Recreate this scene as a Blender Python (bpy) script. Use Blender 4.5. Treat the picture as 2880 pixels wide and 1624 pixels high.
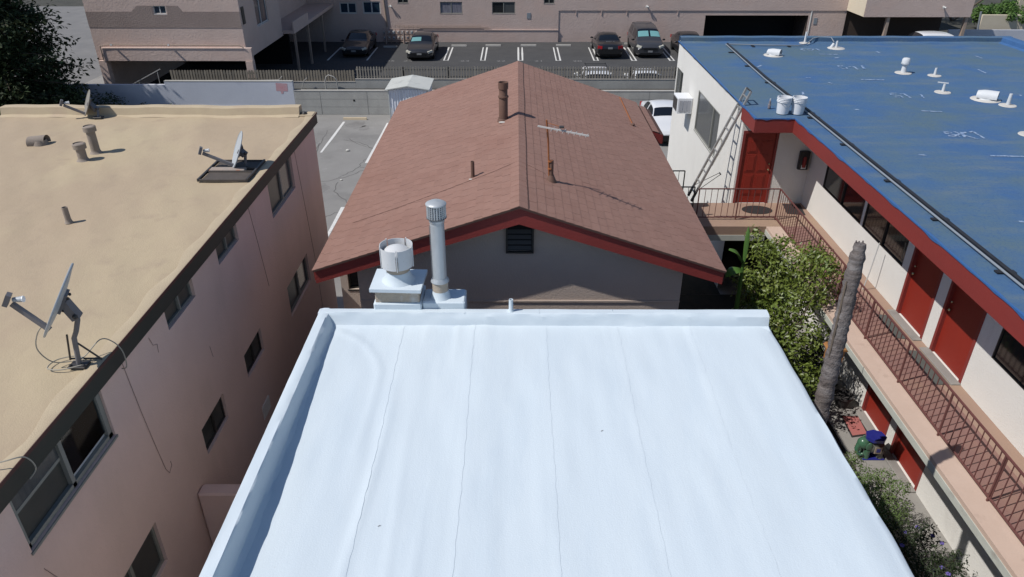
import bpy, math, random
import numpy as np
from mathutils import Vector, Matrix
random.seed(7); np.random.seed(7)
R = math.radians
for o in list(bpy.data.objects): bpy.data.objects.remove(o)
scene = bpy.context.scene
COL = scene.collection

# ---------------------------------------------------------------- camera
cam = bpy.data.cameras.new("camera"); cam.sensor_width = 36; cam.lens = 25.625
cam.clip_start = .1; cam.clip_end = 600
co = bpy.data.objects.new("camera", cam); COL.objects.link(co)
co.location = (0, 0, 10.9); co.rotation_euler = (R(90 - 29.40), 0, R(.292))
scene.camera = co

# ---------------------------------------------------------------- daylight
SUN = Vector((1, .36, -1.38)).normalized()          # direction the light travels
sun_el = math.asin(-SUN.z); sun_az = math.atan2(-SUN.x, -SUN.y)
w = bpy.data.worlds.new("World"); scene.world = w; w.use_nodes = True
nt = w.node_tree; bg = nt.nodes["Background"]
sky = nt.nodes.new("ShaderNodeTexSky"); sky.sky_type = 'NISHITA'; sky.sun_disc = False
sky.sun_elevation = sun_el; sky.sun_rotation = sun_az; sky.air_density = .8; sky.dust_density = .2; sky.ozone_density = 1.6
nt.links.new(sky.outputs[0], bg.inputs[0]); bg.inputs[1].default_value = .13
sl = bpy.data.lights.new("sun", 'SUN'); sl.energy = 5.0; sl.angle = R(.53); sl.color = (1, .965, .92)
so = bpy.data.objects.new("sun", sl); COL.objects.link(so)
so.rotation_euler = SUN.to_track_quat('-Z', 'Y').to_euler()
scene.view_settings.view_transform = 'Standard'; scene.view_settings.look = 'None'
scene.view_settings.exposure = -.2; scene.view_settings.gamma = 1; scene.view_settings.use_curve_mapping = False
scene.render.engine = 'CYCLES'

# ---------------------------------------------------------------- materials
def lin(c):
    return tuple(((v / 255) / 12.92 if v / 255 <= .04045 else ((v / 255 + .055) / 1.055) ** 2.4) for v in c)
M = {}
KA = .78         # overall reflectance level
def mat(name, c1, c2=None, sc=3., det=5, rough=.8, bump=0., bsc=40., stretch=(1, 1, 1), c3=None, sc3=.6, t3=(.52, .7),
        stretch3=(1, 1, 1), c4=None, sc4=12., t4=(.6, .72), metal=0, spec=.35, coat=0, rnd=0., bdist=.02, bump2=0., bsc2=3., trans=0., c5=None, sc5=.25, t5=(.5, .7), stretch5=(1, 1, 1)):
    c1, c2, c3, c4, c5 = [c and tuple(v * KA for v in c) for c in (c1, c2, c3, c4, c5)]
    m = bpy.data.materials.new(name); m.use_nodes = True; n = m.node_tree.nodes; l = m.node_tree.links
    b = n["Principled BSDF"]; b.inputs["Roughness"].default_value = rough; b.inputs["Metallic"].default_value = metal
    b.inputs["Specular IOR Level"].default_value = spec; b.inputs["Coat Weight"].default_value = coat; b.inputs["Coat Roughness"].default_value = .05
    geo = n.new("ShaderNodeNewGeometry")
    def noise(scale, st, d=5):
        mp = n.new("ShaderNodeMapping"); mp.inputs["Scale"].default_value = st; l.new(geo.outputs["Position"], mp.inputs[0])
        t = n.new("ShaderNodeTexNoise"); t.inputs["Scale"].default_value = scale; t.inputs["Detail"].default_value = d; t.inputs["Roughness"].default_value = .62
        l.new(mp.outputs[0], t.inputs["Vector"]); return t.outputs["Fac"]
    def ramp(s, a, bb):
        r = n.new("ShaderNodeMapRange"); r.inputs[1].default_value = a; r.inputs[2].default_value = bb; l.new(s, r.inputs[0]); return r.outputs[0]
    def mix(f, a, bb):
        x = n.new("ShaderNodeMix"); x.data_type = 'RGBA'; l.new(f, x.inputs[0])
        for i, v in ((6, a), (7, bb)):
            if isinstance(v, tuple): x.inputs[i].default_value = (*v, 1)
            else: l.new(v, x.inputs[i])
        return x.outputs[2]
    col = c1
    if c2: col = mix(ramp(noise(sc, stretch, det), .3, .7), c1, c2)
    if c3: col = mix(ramp(noise(sc3, stretch3, 6), *t3), col, c3)
    if c5: col = mix(ramp(noise(sc5, stretch5, 7), *t5), col, c5)
    if c4: col = mix(ramp(noise(sc4, (1, 1, 1), 3), *t4), col, c4)
    if rnd:
        oi = n.new("ShaderNodeObjectInfo"); ad = n.new("ShaderNodeMath"); ad.operation = 'ADD'
        l.new(geo.outputs["Random Per Island"], ad.inputs[0]); l.new(oi.outputs["Random"], ad.inputs[1])
        fr = n.new("ShaderNodeMath"); fr.operation = 'FRACT'; l.new(ad.outputs[0], fr.inputs[0])
        h = n.new("ShaderNodeHueSaturation"); mr = n.new("ShaderNodeMapRange"); mr.inputs[3].default_value = 1 - rnd; mr.inputs[4].default_value = 1 + rnd
        l.new(fr.outputs[0], mr.inputs[0]); l.new(mr.outputs[0], h.inputs["Value"])
        if isinstance(col, tuple): h.inputs["Color"].default_value = (*col, 1)
        else: l.new(col, h.inputs["Color"])
        col = h.outputs[0]
    if isinstance(col, tuple): b.inputs["Base Color"].default_value = (*col, 1)
    else: l.new(col, b.inputs["Base Color"])
    nrm = None
    for st, s, d in ((bump2, bsc2, .05), (bump, bsc, bdist)):
        if st:
            bp = n.new("ShaderNodeBump"); bp.inputs["Strength"].default_value = st; bp.inputs["Distance"].default_value = d
            l.new(noise(s, stretch if s == bsc2 else (1, 1, 1), 4), bp.inputs["Height"])
            if nrm: l.new(nrm, bp.inputs["Normal"])
            nrm = bp.outputs[0]
    if nrm: l.new(nrm, b.inputs["Normal"])
    if trans:      # leaves: light through the blade
        tb = n.new("ShaderNodeBsdfTranslucent"); ms = n.new("ShaderNodeMixShader"); ms.inputs[0].default_value = trans
        if isinstance(col, tuple): tb.inputs[0].default_value = (*col, 1)
        else: l.new(col, tb.inputs[0])
        l.new(b.outputs[0], ms.inputs[1]); l.new(tb.outputs[0], ms.inputs[2]); l.new(ms.outputs[0], n["Material Output"].inputs[0])
    M[name] = m; return m

def glassmat(name, tint, mixv):       # window pane: tinted see-through with a sky reflection
    m = bpy.data.materials.new(name); m.use_nodes = True; n = m.node_tree.nodes; l = m.node_tree.links
    n.remove(n["Principled BSDF"]); t = n.new("ShaderNodeBsdfTransparent"); t.inputs[0].default_value = (*tint, 1)
    g = n.new("ShaderNodeBsdfGlossy"); g.inputs["Roughness"].default_value = .04; g.inputs[0].default_value = (.8, .85, .9, 1)
    f = n.new("ShaderNodeFresnel"); f.inputs[0].default_value = 1.5
    a = n.new("ShaderNodeMath"); a.operation = 'ADD'; a.inputs[1].default_value = mixv; l.new(f.outputs[0], a.inputs[0])
    ms = n.new("ShaderNodeMixShader"); l.new(a.outputs[0], ms.inputs[0]); l.new(t.outputs[0], ms.inputs[1]); l.new(g.outputs[0], ms.inputs[2])
    l.new(ms.outputs[0], n["Material Output"].inputs[0]); M[name] = m

mat('white_roof', (.735, .815, .86), (.70, .785, .84), sc=.7, stretch=(1.6, .35, 1), rough=.55, bump=.15, bsc=60, bump2=.1, bsc2=2.2, spec=.3, c3=(.66, .75, .815), sc3=1.1, t3=(.5, .78), stretch3=(1.8, .5, 1), c4=(.62, .63, .64), sc4=28, t4=(.74, .8), c5=(.68, .765, .825), sc5=.45, t5=(.45, .8), stretch5=(1, .6, 1))
mat('stucco_white', (.85, .825, .77), (.9, .875, .82), sc=1.2, rough=.9, bump=.5, bsc=45, c3=(.7, .67, .62), sc3=1.4, t3=(.62, .9), stretch3=(1, 1, .35))
mat('stucco_pink', (.92, .67, .585), (.85, .615, .535), sc=.8, rough=.92, bump=.45, bsc=38, c3=(.76, .56, .475), sc3=.7, t3=(.5, .8), stretch3=(1, 1, .4))
mat('stucco_house', (.62, .51, .43), (.56, .46, .39), sc=.8, rough=.92, bump=.4, bsc=40)
mat('stucco_far', (.71, .555, .485), (.64, .495, .43), sc=1.1, rough=.95, bump=.35, bsc=10, bdist=.05, c3=(.7, .515, .435), sc3=.5, t3=(.5, .75), bump2=.15, bsc2=4)
mat('stucco_far_band', (.38, .3, .265), (.33, .255, .225), sc=1, rough=.95, bump=.5, bsc=14, bdist=.04)
mat('stucco_cream', (.82, .72, .56), (.76, .66, .5), sc=1, rough=.95, bump=.5, bsc=14)
mat('tan_roof', (.52, .405, .275), (.475, .365, .25), sc=.55, stretch=(1, .8, 1), rough=.8, bump=.3, bsc=55, bump2=.45, bsc2=1.3, c3=(.57, .465, .3), sc3=.45, t3=(.48, .75), stretch3=(.9, .45, 1), c4=(.455, .35, .245), sc4=2.2, t4=(.55, .8))
mat('tan_edge', (.6, .49, .33), (.54, .43, .295), sc=2.5, rough=.8, bump=.3, bsc=50, c3=(.52, .4, .29), sc3=1.4, t3=(.55, .8))
mat('blue_roof', (.056, .142, .325), (.09, .172, .27), sc=1.1, stretch=(1, .7, 1), det=8, rough=.7, bump=.4, bsc=70, bump2=.2, bsc2=1.5, c3=(.175, .222, .235), sc3=1.3, t3=(.49, .82), stretch3=(.4, 1.8, 1), c5=(.11, .175, .215), sc5=.4, t5=(.45, .66), c4=(.045, .115, .27), sc4=22, t4=(.5, .8), spec=.3)
mat('blue_coat', (.04, .13, .36), (.06, .15, .32), sc=6, rough=.45, bump=.3, bsc=30)
mat('blue_cant', (.065, .165, .37), (.05, .13, .29), sc=2.5, rough=.6, bump=.3, bsc=30)
mat('red_paint', (.29, .045, .038), (.25, .042, .036), sc=2.5, rough=.55, bump=.25, bsc=25, c4=(.45, .3, .25), sc4=9, t4=(.74, .76), stretch=(1, .25, 1))
mat('red_door', (.31, .03, .017), (.28, .026, .016), sc=1.5, rough=.5, bump=.05, bsc=20)
mat('shingle', (.305, .17, .13), (.335, .193, .152), sc=9, rough=.93, bump=.5, bsc=160, bdist=.008, rnd=.045, c3=(.285, .153, .117), sc3=.9, t3=(.5, .8))
mat('shingle_dark', (.1, .055, .045), rough=.95)
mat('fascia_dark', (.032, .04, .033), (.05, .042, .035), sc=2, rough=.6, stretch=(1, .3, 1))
mat('drip_red', (.11, .035, .03), (.07, .03, .028), sc=5, rough=.6)
mat('concrete', (.36, .34, .31), (.3, .285, .265), sc=1.2, rough=.92, bump=.25, bsc=60, c3=(.17, .16, .15), sc3=.8, t3=(.55, .8))
mat('concrete_wall', (.5, .49, .45), (.43, .42, .39), sc=1., rough=.92, bump=.3, bsc=40, c3=(.34, .33, .31), sc3=.9, t3=(.5, .8), stretch3=(1, 1, .3))
mat('bluegrey_wall', (.66, .68, .74), (.6, .62, .68), sc=.8, rough=.9, bump=.2, bsc=50, c3=(.5, .52, .6), sc3=.7, t3=(.55, .75))
mat('lot_light', (.31, .3, .283), (.27, .26, .245), sc=.8, rough=.95, bump=.35, bsc=90, c3=(.2, .193, .184), sc3=.33, t3=(.53, .74), c4=(.36, .345, .325), sc4=3, t4=(.6, .8))
mat('asphalt', (.072, .072, .074), (.088, .087, .087), sc=1.4, rough=.93, bump=.4, bsc=120, c3=(.062, .062, .063), sc3=.5, t3=(.5, .8))
mat('street', (.25, .24, .23), (.2, .195, .19), sc=.7, rough=.95)
mat('ground', (.09, .085, .07), (.06, .06, .05), sc=.6, rough=1, bump=.4, bsc=20)
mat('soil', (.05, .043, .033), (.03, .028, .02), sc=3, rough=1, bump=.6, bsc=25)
mat('paint_line', (.85, .84, .8), (.68, .67, .64), sc=7, rough=.8, c4=(.2, .19, .18), sc4=16, t4=(.62, .7))
mat('paint_faint', (.4, .39, .38), (.12, .12, .12), sc=9, rough=.85)
mat('chalk', (.55, .64, .78), (.1, .2, .38), sc=16, rough=.9, c3=(.08, .17, .33), sc3=9, t3=(.5, .6))
mat('oil', (.2, .19, .18), (.29, .28, .265), sc=1.5, rough=.9)
mat('crack', (.12, .114, .108), rough=1)
mat('walk_red', (.3, .165, .14), (.26, .145, .125), sc=1.1, rough=.85, bump=.2, bsc=50, c3=(.33, .2, .15), sc3=.9, t3=(.5, .75))
mat('walk_pink', (.4, .27, .2), (.36, .24, .18), sc=1.1, rough=.85, bump=.2, bsc=50, c3=(.43, .3, .2), sc3=.7, t3=(.5, .75))
mat('walk_edge', (.66, .5, .405), (.61, .455, .365), sc=2, rough=.85, bump=.2, bsc=40, c3=(.4, .28, .22), sc3=2.2, t3=(.6, .8))
mat('slab_face', (.6, .62, .55), (.52, .53, .47), sc=3, rough=.85, c3=(.4, .38, .33), sc3=2, t3=(.6, .75))
mat('rail_rust', (.19, .075, .066), (.155, .062, .056), sc=8, rough=.6)
mat('rail_black', (.015, .015, .016), rough=.5)
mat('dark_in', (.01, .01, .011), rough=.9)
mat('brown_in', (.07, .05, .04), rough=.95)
mat('frame_alu', (.3, .3, .27), (.26, .26, .235), sc=6, rough=.5)
mat('frame_white', (.66, .66, .64), rough=.5)
mat('frame_dark', (.055, .05, .045), rough=.5)
mat('pane', (.018, .021, .024), rough=.07, spec=.6)
mat('pane_grey', (.1, .108, .11), (.07, .075, .08), sc=6, stretch=(1, 3, .4), rough=.15, spec=.5)
mat('pane_teal', (.022, .055, .07), (.03, .05, .1), sc=3, rough=.08, spec=.6)
mat('curtain', (.13, .13, .16), (.3, .29, .34), sc=7, stretch=(3, 1, .4), rough=.9)
mat('blind', (.75, .73, .7), rough=.7)
glassmat('glass', (.85, .87, .87), .02)
mat('galv', (.62, .65, .67), (.5, .53, .55), sc=7, stretch=(1, 1, .3), rough=.42, metal=.35)
mat('galv_dark', (.24, .25, .26), rough=.45, metal=.7)
mat('vent_white', (.74, .75, .75), (.66, .68, .7), sc=4, rough=.6, bump=.1, bsc=30, c4=(.5, .46, .4), sc4=11, t4=(.68, .78))
mat('vent_beige', (.56, .46, .35), (.48, .41, .33), sc=5, rough=.85, bump=.6, bsc=30, c4=(.2, .18, .16), sc4=26, t4=(.72, .78), c3=(.66, .64, .6), sc3=3, t3=(.55, .7))
mat('vent_tan', (.36, .3, .25), (.3, .25, .21), sc=6, rough=.8, bump=.3, bsc=40)
mat('vent_brown', (.19, .105, .075), (.15, .085, .063), sc=6, rough=.7)
mat('mastic', (.68, .65, .6), (.6, .57, .52), sc=5, rough=.8, bump=.4, bsc=25)
mat('rust', (.42, .15, .05), (.3, .1, .04), sc=10, rough=.85)
mat('antenna_grey', (.6, .57, .54), (.48, .46, .44), sc=10, rough=.6)
mat('dish_grey', (.5, .53, .55), (.44, .47, .5), sc=3, rough=.45)
mat('dish_beige', (.3, .275, .24), (.26, .24, .21), sc=3, rough=.6)
mat('arm_grey', (.2, .195, .21), (.16, .155, .165), sc=5, rough=.5)
mat('metal_dark', (.045, .045, .047), (.07, .06, .055), sc=9, rough=.5)
mat('sled', (.12, .1, .085), (.09, .075, .065), sc=7, rough=.75)
mat('sled_block', (.42, .33, .27), (.34, .3, .27), sc=5, rough=.9, c4=(.45, .16, .08), sc4=3, t4=(.6, .64))
mat('cable', (.4, .37, .31), rough=.6)
mat('cable_dark', (.4, .28, .25), rough=.7)
mat('wire_brown', (.2, .115, .095), rough=.9)
mat('pane_dull', (.075, .077, .07), (.055, .058, .053), sc=4, rough=.28, spec=.4)
mat('conduit', (.02, .021, .025), (.03, .032, .038), sc=5, rough=.5)
mat('conduit_grey', (.28, .31, .34), rough=.5)
mat('alu', (.52, .5, .47), (.44, .42, .4), sc=8, rough=.45, metal=.6)
mat('plastic_white', (.88, .89, .91), (.84, .86, .88), sc=5, rough=.4, spec=.4)
mat('ac_grille', (.45, .46, .5), rough=.6)
mat('bottle_dark', (.1, .075, .08), (.45, .42, .44), sc=22, rough=.4)
mat('shed_metal', (.84, .86, .92), (.76, .78, .85), sc=2, rough=.5)
mat('shed_roof', (.66, .66, .61), (.58, .59, .55), sc=1.5, rough=.6, c3=(.34, .34, .33), sc3=1.2, t3=(.55, .75))
mat('fence_slat', (.3, .26, .2), (.25, .215, .17), sc=3, stretch=(4, 1, .3), rough=.85, rnd=.12)
mat('fence_slat_grey', (.33, .3, .25), (.27, .245, .21), sc=3, stretch=(4, 1, .3), rough=.85, rnd=.12)
mat('wood_beam', (.45, .35, .28), (.38, .29, .23), sc=3, rough=.85)
mat('red_patch', (.6, .3, .32), (.6, .42, .45), sc=6, rough=.85)
mat('stop', (.5, .48, .44), (.42, .4, .37), sc=4, rough=.9)
mat('stop_yellow', (.62, .5, .34), (.55, .46, .33), sc=4, rough=.9)
mat('pipe_pink', (.45, .34, .29), (.38, .29, .25), sc=6, rough=.7)
mat('mat_grey', (.115, .12, .11), (.1, .105, .095), sc=9, rough=.95)
mat('mat_dark', (.035, .03, .03), rough=.95)
mat('mat_pink', (.5, .15, .14), (.42, .17, .15), sc=6, rough=.95)
mat('palm_bark', (.225, .195, .182), (.1, .08, .072), sc=5, stretch=(1, 1, 5), rough=.95, bump=.9, bsc=22, bdist=.03, c3=(.27, .245, .235), sc3=2.5, t3=(.5, .7), stretch3=(1, 1, 3), c4=(.1, .08, .07), sc4=30, t4=(.6, .7))
mat('bark', (.16, .12, .09), (.1, .08, .06), sc=8, rough=.95)
mat('leaf_citrus', (.13, .19, .03), (.21, .255, .05), sc=1.6, rough=.42, spec=.5, rnd=.3, c4=(.36, .28, .05), sc4=4, t4=(.66, .76), trans=.25)
mat('leaf_shrub', (.13, .2, .06), (.17, .23, .08), sc=2, rough=.6, rnd=.4, trans=.25)
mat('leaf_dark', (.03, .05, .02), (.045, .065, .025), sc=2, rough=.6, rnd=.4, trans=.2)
mat('leaf_conifer', (.026, .046, .018), (.042, .064, .022), sc=.7, rough=.75, rnd=.4, c4=(.11, .115, .04), sc4=.5, t4=(.62, .72), trans=.12)
mat('leaf_hedge', (.08, .17, .03), (.12, .21, .045), sc=1, rough=.5, rnd=.4, trans=.25)
mat('leaf_banana', (.09, .2, .04), (.12, .24, .05), sc=2, rough=.4, trans=.3)
mat('grass_dry', (.22, .17, .08), (.12, .11, .05), sc=1.5, rough=1, bump=.6, bsc=12)
mat('petal', (.16, .12, .42), rough=.6)
mat('elephant_green', (.05, .16, .085), (.09, .17, .11), sc=8, rough=.25, coat=.5)
mat('elephant_grey', (.17, .16, .135), (.11, .13, .11), sc=9, rough=.3, coat=.4)
mat('ceramic_blue', (.02, .025, .22), (.035, .04, .26), sc=6, rough=.25, coat=.4)
mat('ceramic_tan', (.34, .28, .22), rough=.3)
mat('box_wood', (.42, .2, .06), (.34, .15, .05), sc=5, stretch=(1, 1, 3), rough=.8)
mat('pot', (.06, .055, .055), rough=.7)
mat('tyre', (.014, .014, .015), rough=.85)
mat('rim', (.3, .3, .31), rough=.3, metal=.8)
mat('car_glass', (.008, .01, .014), rough=.04, spec=.7)
mat('car_black', (.012, .012, .013), rough=.3, coat=.8)
mat('car_dark', (.035, .036, .04), rough=.3, coat=.8, metal=.3)
mat('car_grey', (.075, .077, .085), rough=.32, coat=.7, metal=.4)
mat('car_white', (.78, .79, .8), rough=.3, coat=.6)
mat('car_trim', (.012, .012, .013), rough=.5)
mat('lamp_clear', (.7, .68, .58), rough=.15, spec=.6)
mat('lamp_red', (.42, .015, .02), rough=.15, coat=.5)
mat('plate', (.3, .3, .3), rough=.5)
mat('sunshade', (.13, .33, .35), (.2, .42, .42), sc=20, rough=.5)
mat('litter', (.7, .68, .62), rough=.8)
mat('brass', (.6, .5, .3), rough=.25, metal=.9)
mat('cabinet', (.03, .027, .027), rough=.4)
mat('cabinet_red', (.3, .03, .02), rough=.4)
mat('light_white', (.75, .75, .72), rough=.4)
# ---------------------------------------------------------------- mesh helpers
ORG = {}
class MB:
    def __init__(s): s.v = []; s.f = []
    def add(s, v, f):
        k = len(s.v); s.v += [tuple(p) for p in v]; s.f += [tuple(i + k for i in q) for q in f]; return s
    def box(s, x0, x1, y0, y1, z0, z1):
        x0, x1 = min(x0, x1), max(x0, x1); y0, y1 = min(y0, y1), max(y0, y1); z0, z1 = min(z0, z1), max(z0, z1)
        return s.add([(x0, y0, z0), (x1, y0, z0), (x1, y1, z0), (x0, y1, z0), (x0, y0, z1), (x1, y0, z1), (x1, y1, z1), (x0, y1, z1)],
                     [(3, 2, 1, 0), (4, 5, 6, 7), (0, 1, 5, 4), (1, 2, 6, 5), (2, 3, 7, 6), (3, 0, 4, 7)])
    def bbox(s, x0, x1, y0, y1, z0, z1, b=.01):      # box with chamfered vertical and top edges
        p = [(x0 + b, y0), (x1 - b, y0), (x1, y0 + b), (x1, y1 - b), (x1 - b, y1), (x0 + b, y1), (x0, y1 - b), (x0, y0 + b)]
        q = [(x0 + 2 * b, y0 + b), (x1 - 2 * b, y0 + b), (x1 - b, y0 + 2 * b), (x1 - b, y1 - 2 * b), (x1 - 2 * b, y1 - b), (x0 + 2 * b, y1 - b), (x0 + b, y1 - 2 * b), (x0 + b, y0 + 2 * b)]
        v = [(a, c, z0) for a, c in p] + [(a, c, z1 - b) for a, c in p] + [(a, c, z1) for a, c in q]
        f = [tuple(range(7, -1, -1)), tuple(range(16, 24))]
        for k in (0, 8):
            for i in range(8): j = (i + 1) % 8; f.append((k + i, k + j, k + 8 + j, k + 8 + i))
        return s.add(v, f)
    def quad(s, *p): return s.add(p, [tuple(range(len(p)))])
    def prism(s, poly, z0, z1):       # poly counter-clockwise in xy
        n = len(poly); v = [(x, y, z0) for x, y in poly] + [(x, y, z1) for x, y in poly]
        return s.add(v, [tuple(range(n - 1, -1, -1)), tuple(range(n, 2 * n))] + [(i, (i + 1) % n, n + (i + 1) % n, n + i) for i in range(n)])
    def prism_y(s, poly, y0, y1):     # poly in xz
        n = len(poly); v = [(x, y0, z) for x, z in poly] + [(x, y1, z) for x, z in poly]
        return s.add(v, [tuple(range(n)), tuple(range(2 * n - 1, n - 1, -1))] + [(i, n + i, n + (i + 1) % n, (i + 1) % n) for i in range(n)])
    def prism_x(s, poly, x0, x1):     # poly in yz
        n = len(poly); v = [(x0, y, z) for y, z in poly] + [(x1, y, z) for y, z in poly]
        return s.add(v, [tuple(range(n - 1, -1, -1)), tuple(range(n, 2 * n))] + [(i, (i + 1) % n, n + (i + 1) % n, n + i) for i in range(n)])
    def bar(s, a, b, w, h=None, up=(0, 0, 1)):       # rectangular bar from a to b
        h = h or w; a = Vector(a); b = Vector(b); d = (b - a).normalized(); u = Vector(up)
        if abs(d.dot(u)) > .95: u = Vector((1, 0, 0))
        sx = d.cross(u).normalized() * (w / 2); sy = sx.cross(d).normalized() * (h / 2)
        v = [p + i * sx + j * sy for p in (a, b) for i, j in ((-1, -1), (1, -1), (1, 1), (-1, 1))]
        return s.add(v, [(0, 1, 2, 3), (7, 6, 5, 4), (0, 4, 5, 1), (1, 5, 6, 2), (2, 6, 7, 3), (3, 7, 4, 0)])
    def tube(s, pts, r, n=8, cap=True):
        pts = [Vector(p) for p in pts]; rr = r if isinstance(r, (list, tuple)) else [r] * len(pts); v = []; f = []
        prev = None
        for i, p in enumerate(pts):
            d = (pts[min(i + 1, len(pts) - 1)] - pts[max(i - 1, 0)]).normalized()
            if prev is None:
                u = Vector((0, 0, 1)) if abs(d.z) < .9 else Vector((1, 0, 0)); a = d.cross(u).normalized()
            else:
                a = (prev - d * prev.dot(d)).normalized()
            prev = a; b = d.cross(a)
            for k in range(n): t = 2 * math.pi * k / n; v.append(p + rr[i] * (math.cos(t) * a + math.sin(t) * b))
        for i in range(len(pts) - 1):
            for k in range(n): j = (k + 1) % n; f.append((i * n + k, (i + 1) * n + k, (i + 1) * n + j, i * n + j))
        if cap: f += [tuple(range(n)), tuple(range(len(v) - 1, len(v) - n - 1, -1))]
        return s.add(v, f)
    def lathe(s, prof, c, n=20, axis='z', cap=True):  # prof: (r, h) from bottom to top
        v = []; f = []
        for r, h in prof:
            for k in range(n):
                t = 2 * math.pi * k / n; a, b = r * math.cos(t), r * math.sin(t)
                v.append({'z': (c[0] + a, c[1] + b, c[2] + h), 'x': (c[0] + h, c[1] + a, c[2] + b), 'y': (c[0] + b, c[1] + h, c[2] + a)}[axis])
        for i in range(len(prof) - 1):
            for k in range(n): j = (k + 1) % n; f.append((i * n + k, i * n + j, (i + 1) * n + j, (i + 1) * n + k))
        if cap: f += [tuple(range(n - 1, -1, -1)), tuple(range(len(v) - n, len(v)))]
        return s.add(v, f)
    def ribbon(s, pts, wd, z):        # flat strip along a polyline on a floor
        P = [Vector((p[0], p[1], 0)) for p in pts]; L = []; Rr = []
        for i, p in enumerate(P):
            d = (P[min(i + 1, len(P) - 1)] - P[max(i - 1, 0)])
            d = d.normalized() if d.length > 1e-6 else Vector((1, 0, 0)); nn = Vector((-d.y, d.x, 0)) * wd / 2 * random.uniform(.7, 1.2)
            L.append((p + nn)[:2] + (z,)); Rr.append((p - nn)[:2] + (z,))
        n = len(P); return s.add(L + Rr, [(i, n + i, n + i + 1, i + 1) for i in range(n - 1)])
    def grid(s, P):                   # P: array (a, b, 3)
        a, b, _ = P.shape; k = len(s.v); s.v += [tuple(q) for q in P.reshape(-1, 3).tolist()]
        s.f += [(k + i * b + j, k + (i + 1) * b + j, k + (i + 1) * b + j + 1, k + i * b + j + 1) for i in range(a - 1) for j in range(b - 1)]
        return s
    def sphere(s, c, r, n=12, m=8, sc=(1, 1, 1)):
        v = []; f = []
        for i in range(m + 1):
            ph = math.pi * i / m
            for k in range(n): t = 2 * math.pi * k / n; v.append((c[0] + r * sc[0] * math.sin(ph) * math.cos(t), c[1] + r * sc[1] * math.sin(ph) * math.sin(t), c[2] - r * sc[2] * math.cos(ph)))
        for i in range(m):
            for k in range(n): j = (k + 1) % n; f.append((i * n + k, i * n + j, (i + 1) * n + j, (i + 1) * n + k))
        return s.add(v, f)
    def mesh(s, name, m, smooth=None, off=(0, 0, 0)):
        me = bpy.data.meshes.new(name); me.from_pydata([(x - off[0], y - off[1], z - off[2]) for x, y, z in s.v], [], s.f); me.materials.append(M[m])
        if smooth is not None:
            me.polygons.foreach_set('use_smooth', [True] * len(me.polygons)); me.set_sharp_from_angle(angle=R(smooth))
        return me
    def build(s, name, m, parent=None, smooth=None, label=None, origin=None):
        off = ORG.get(parent.name, (0, 0, 0)) if parent else (origin or (0, 0, 0))
        o = bpy.data.objects.new(name, s.mesh(name, m, smooth, off)); COL.objects.link(o)
        if parent: o.parent = parent; ORG[o.name] = off
        else: o.location = off; ORG[o.name] = off
        if label: o['label'] = label
        return o
def tag(o, label=None, cat=None, group=None, kind=None):
    for k, v in (('label', label), ('category', cat), ('group', group), ('kind', kind)):
        if v: o[k] = v
    return o
def thing(name, loc, label, cat, group=None, local=False, rz=0):
    o = bpy.data.objects.new(name, None); o.empty_display_size = .2; COL.objects.link(o); o.location = loc; o.rotation_euler.z = rz
    ORG[o.name] = (0, 0, 0) if local else tuple(loc)
    return tag(o, label, cat, group)
def inst(me, name, parent, loc, rot=(0, 0, 0)):       # a piece that shares mesh data; loc in world for parents without rotation
    o = bpy.data.objects.new(name, me); COL.objects.link(o); o.parent = parent; k = ORG.get(parent.name, (0, 0, 0))
    o.location = (loc[0] - k[0], loc[1] - k[1], loc[2] - k[2]); o.rotation_euler = rot; return o
def struct(mb, name, m, origin=None): return tag(mb.build(name, m, None, origin=origin), kind='structure')
def copy_tree(o, parent=None):
    c = o.copy(); COL.objects.link(c); c.parent = parent
    for ch in list(o.children): copy_tree(ch, c)
    return c

# walls with real openings -------------------------------------------------------
def mp(axis, pos, outw):
    if axis == 'X': return lambda s, d, z: (pos + outw * d, s, z)
    return lambda s, d, z: (s, pos + outw * d, z)
def wall(mb, axis, pos, outw, s0, s1, z0, z1, ops=(), depth=.12):
    P = mp(axis, pos, outw)
    S = sorted({s0, s1, *[v for o in ops for v in o[:2] if s0 < v < s1]}); Zs = sorted({z0, z1, *[v for o in ops for v in o[2:4] if z0 < v < z1]})
    for i in range(len(S) - 1):
        for j in range(len(Zs) - 1):
            a, b, c, d = S[i], S[i + 1], Zs[j], Zs[j + 1]; m, n = (a + b) / 2, (c + d) / 2
            if any(o[0] < m < o[1] and o[2] < n < o[3] for o in ops): continue
            mb.quad(P(a, 0, c), P(b, 0, c), P(b, 0, d), P(a, 0, d))
    for o in ops:
        a, b, c, d = o[:4]
        for p, q in (((a, c), (b, c)), ((b, c), (b, d)), ((b, d), (a, d)), ((a, d), (a, c))):
            mb.quad(P(p[0], 0, p[1]), P(q[0], 0, q[1]), P(q[0], -depth, q[1]), P(p[0], -depth, p[1]))
    return mb
def abox(mb, P, a, b, d0, d1, c, d):
    p, q = P(a, d0, c), P(b, d1, d); mb.box(p[0], q[0], p[1], q[1], p[2], q[2])
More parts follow.
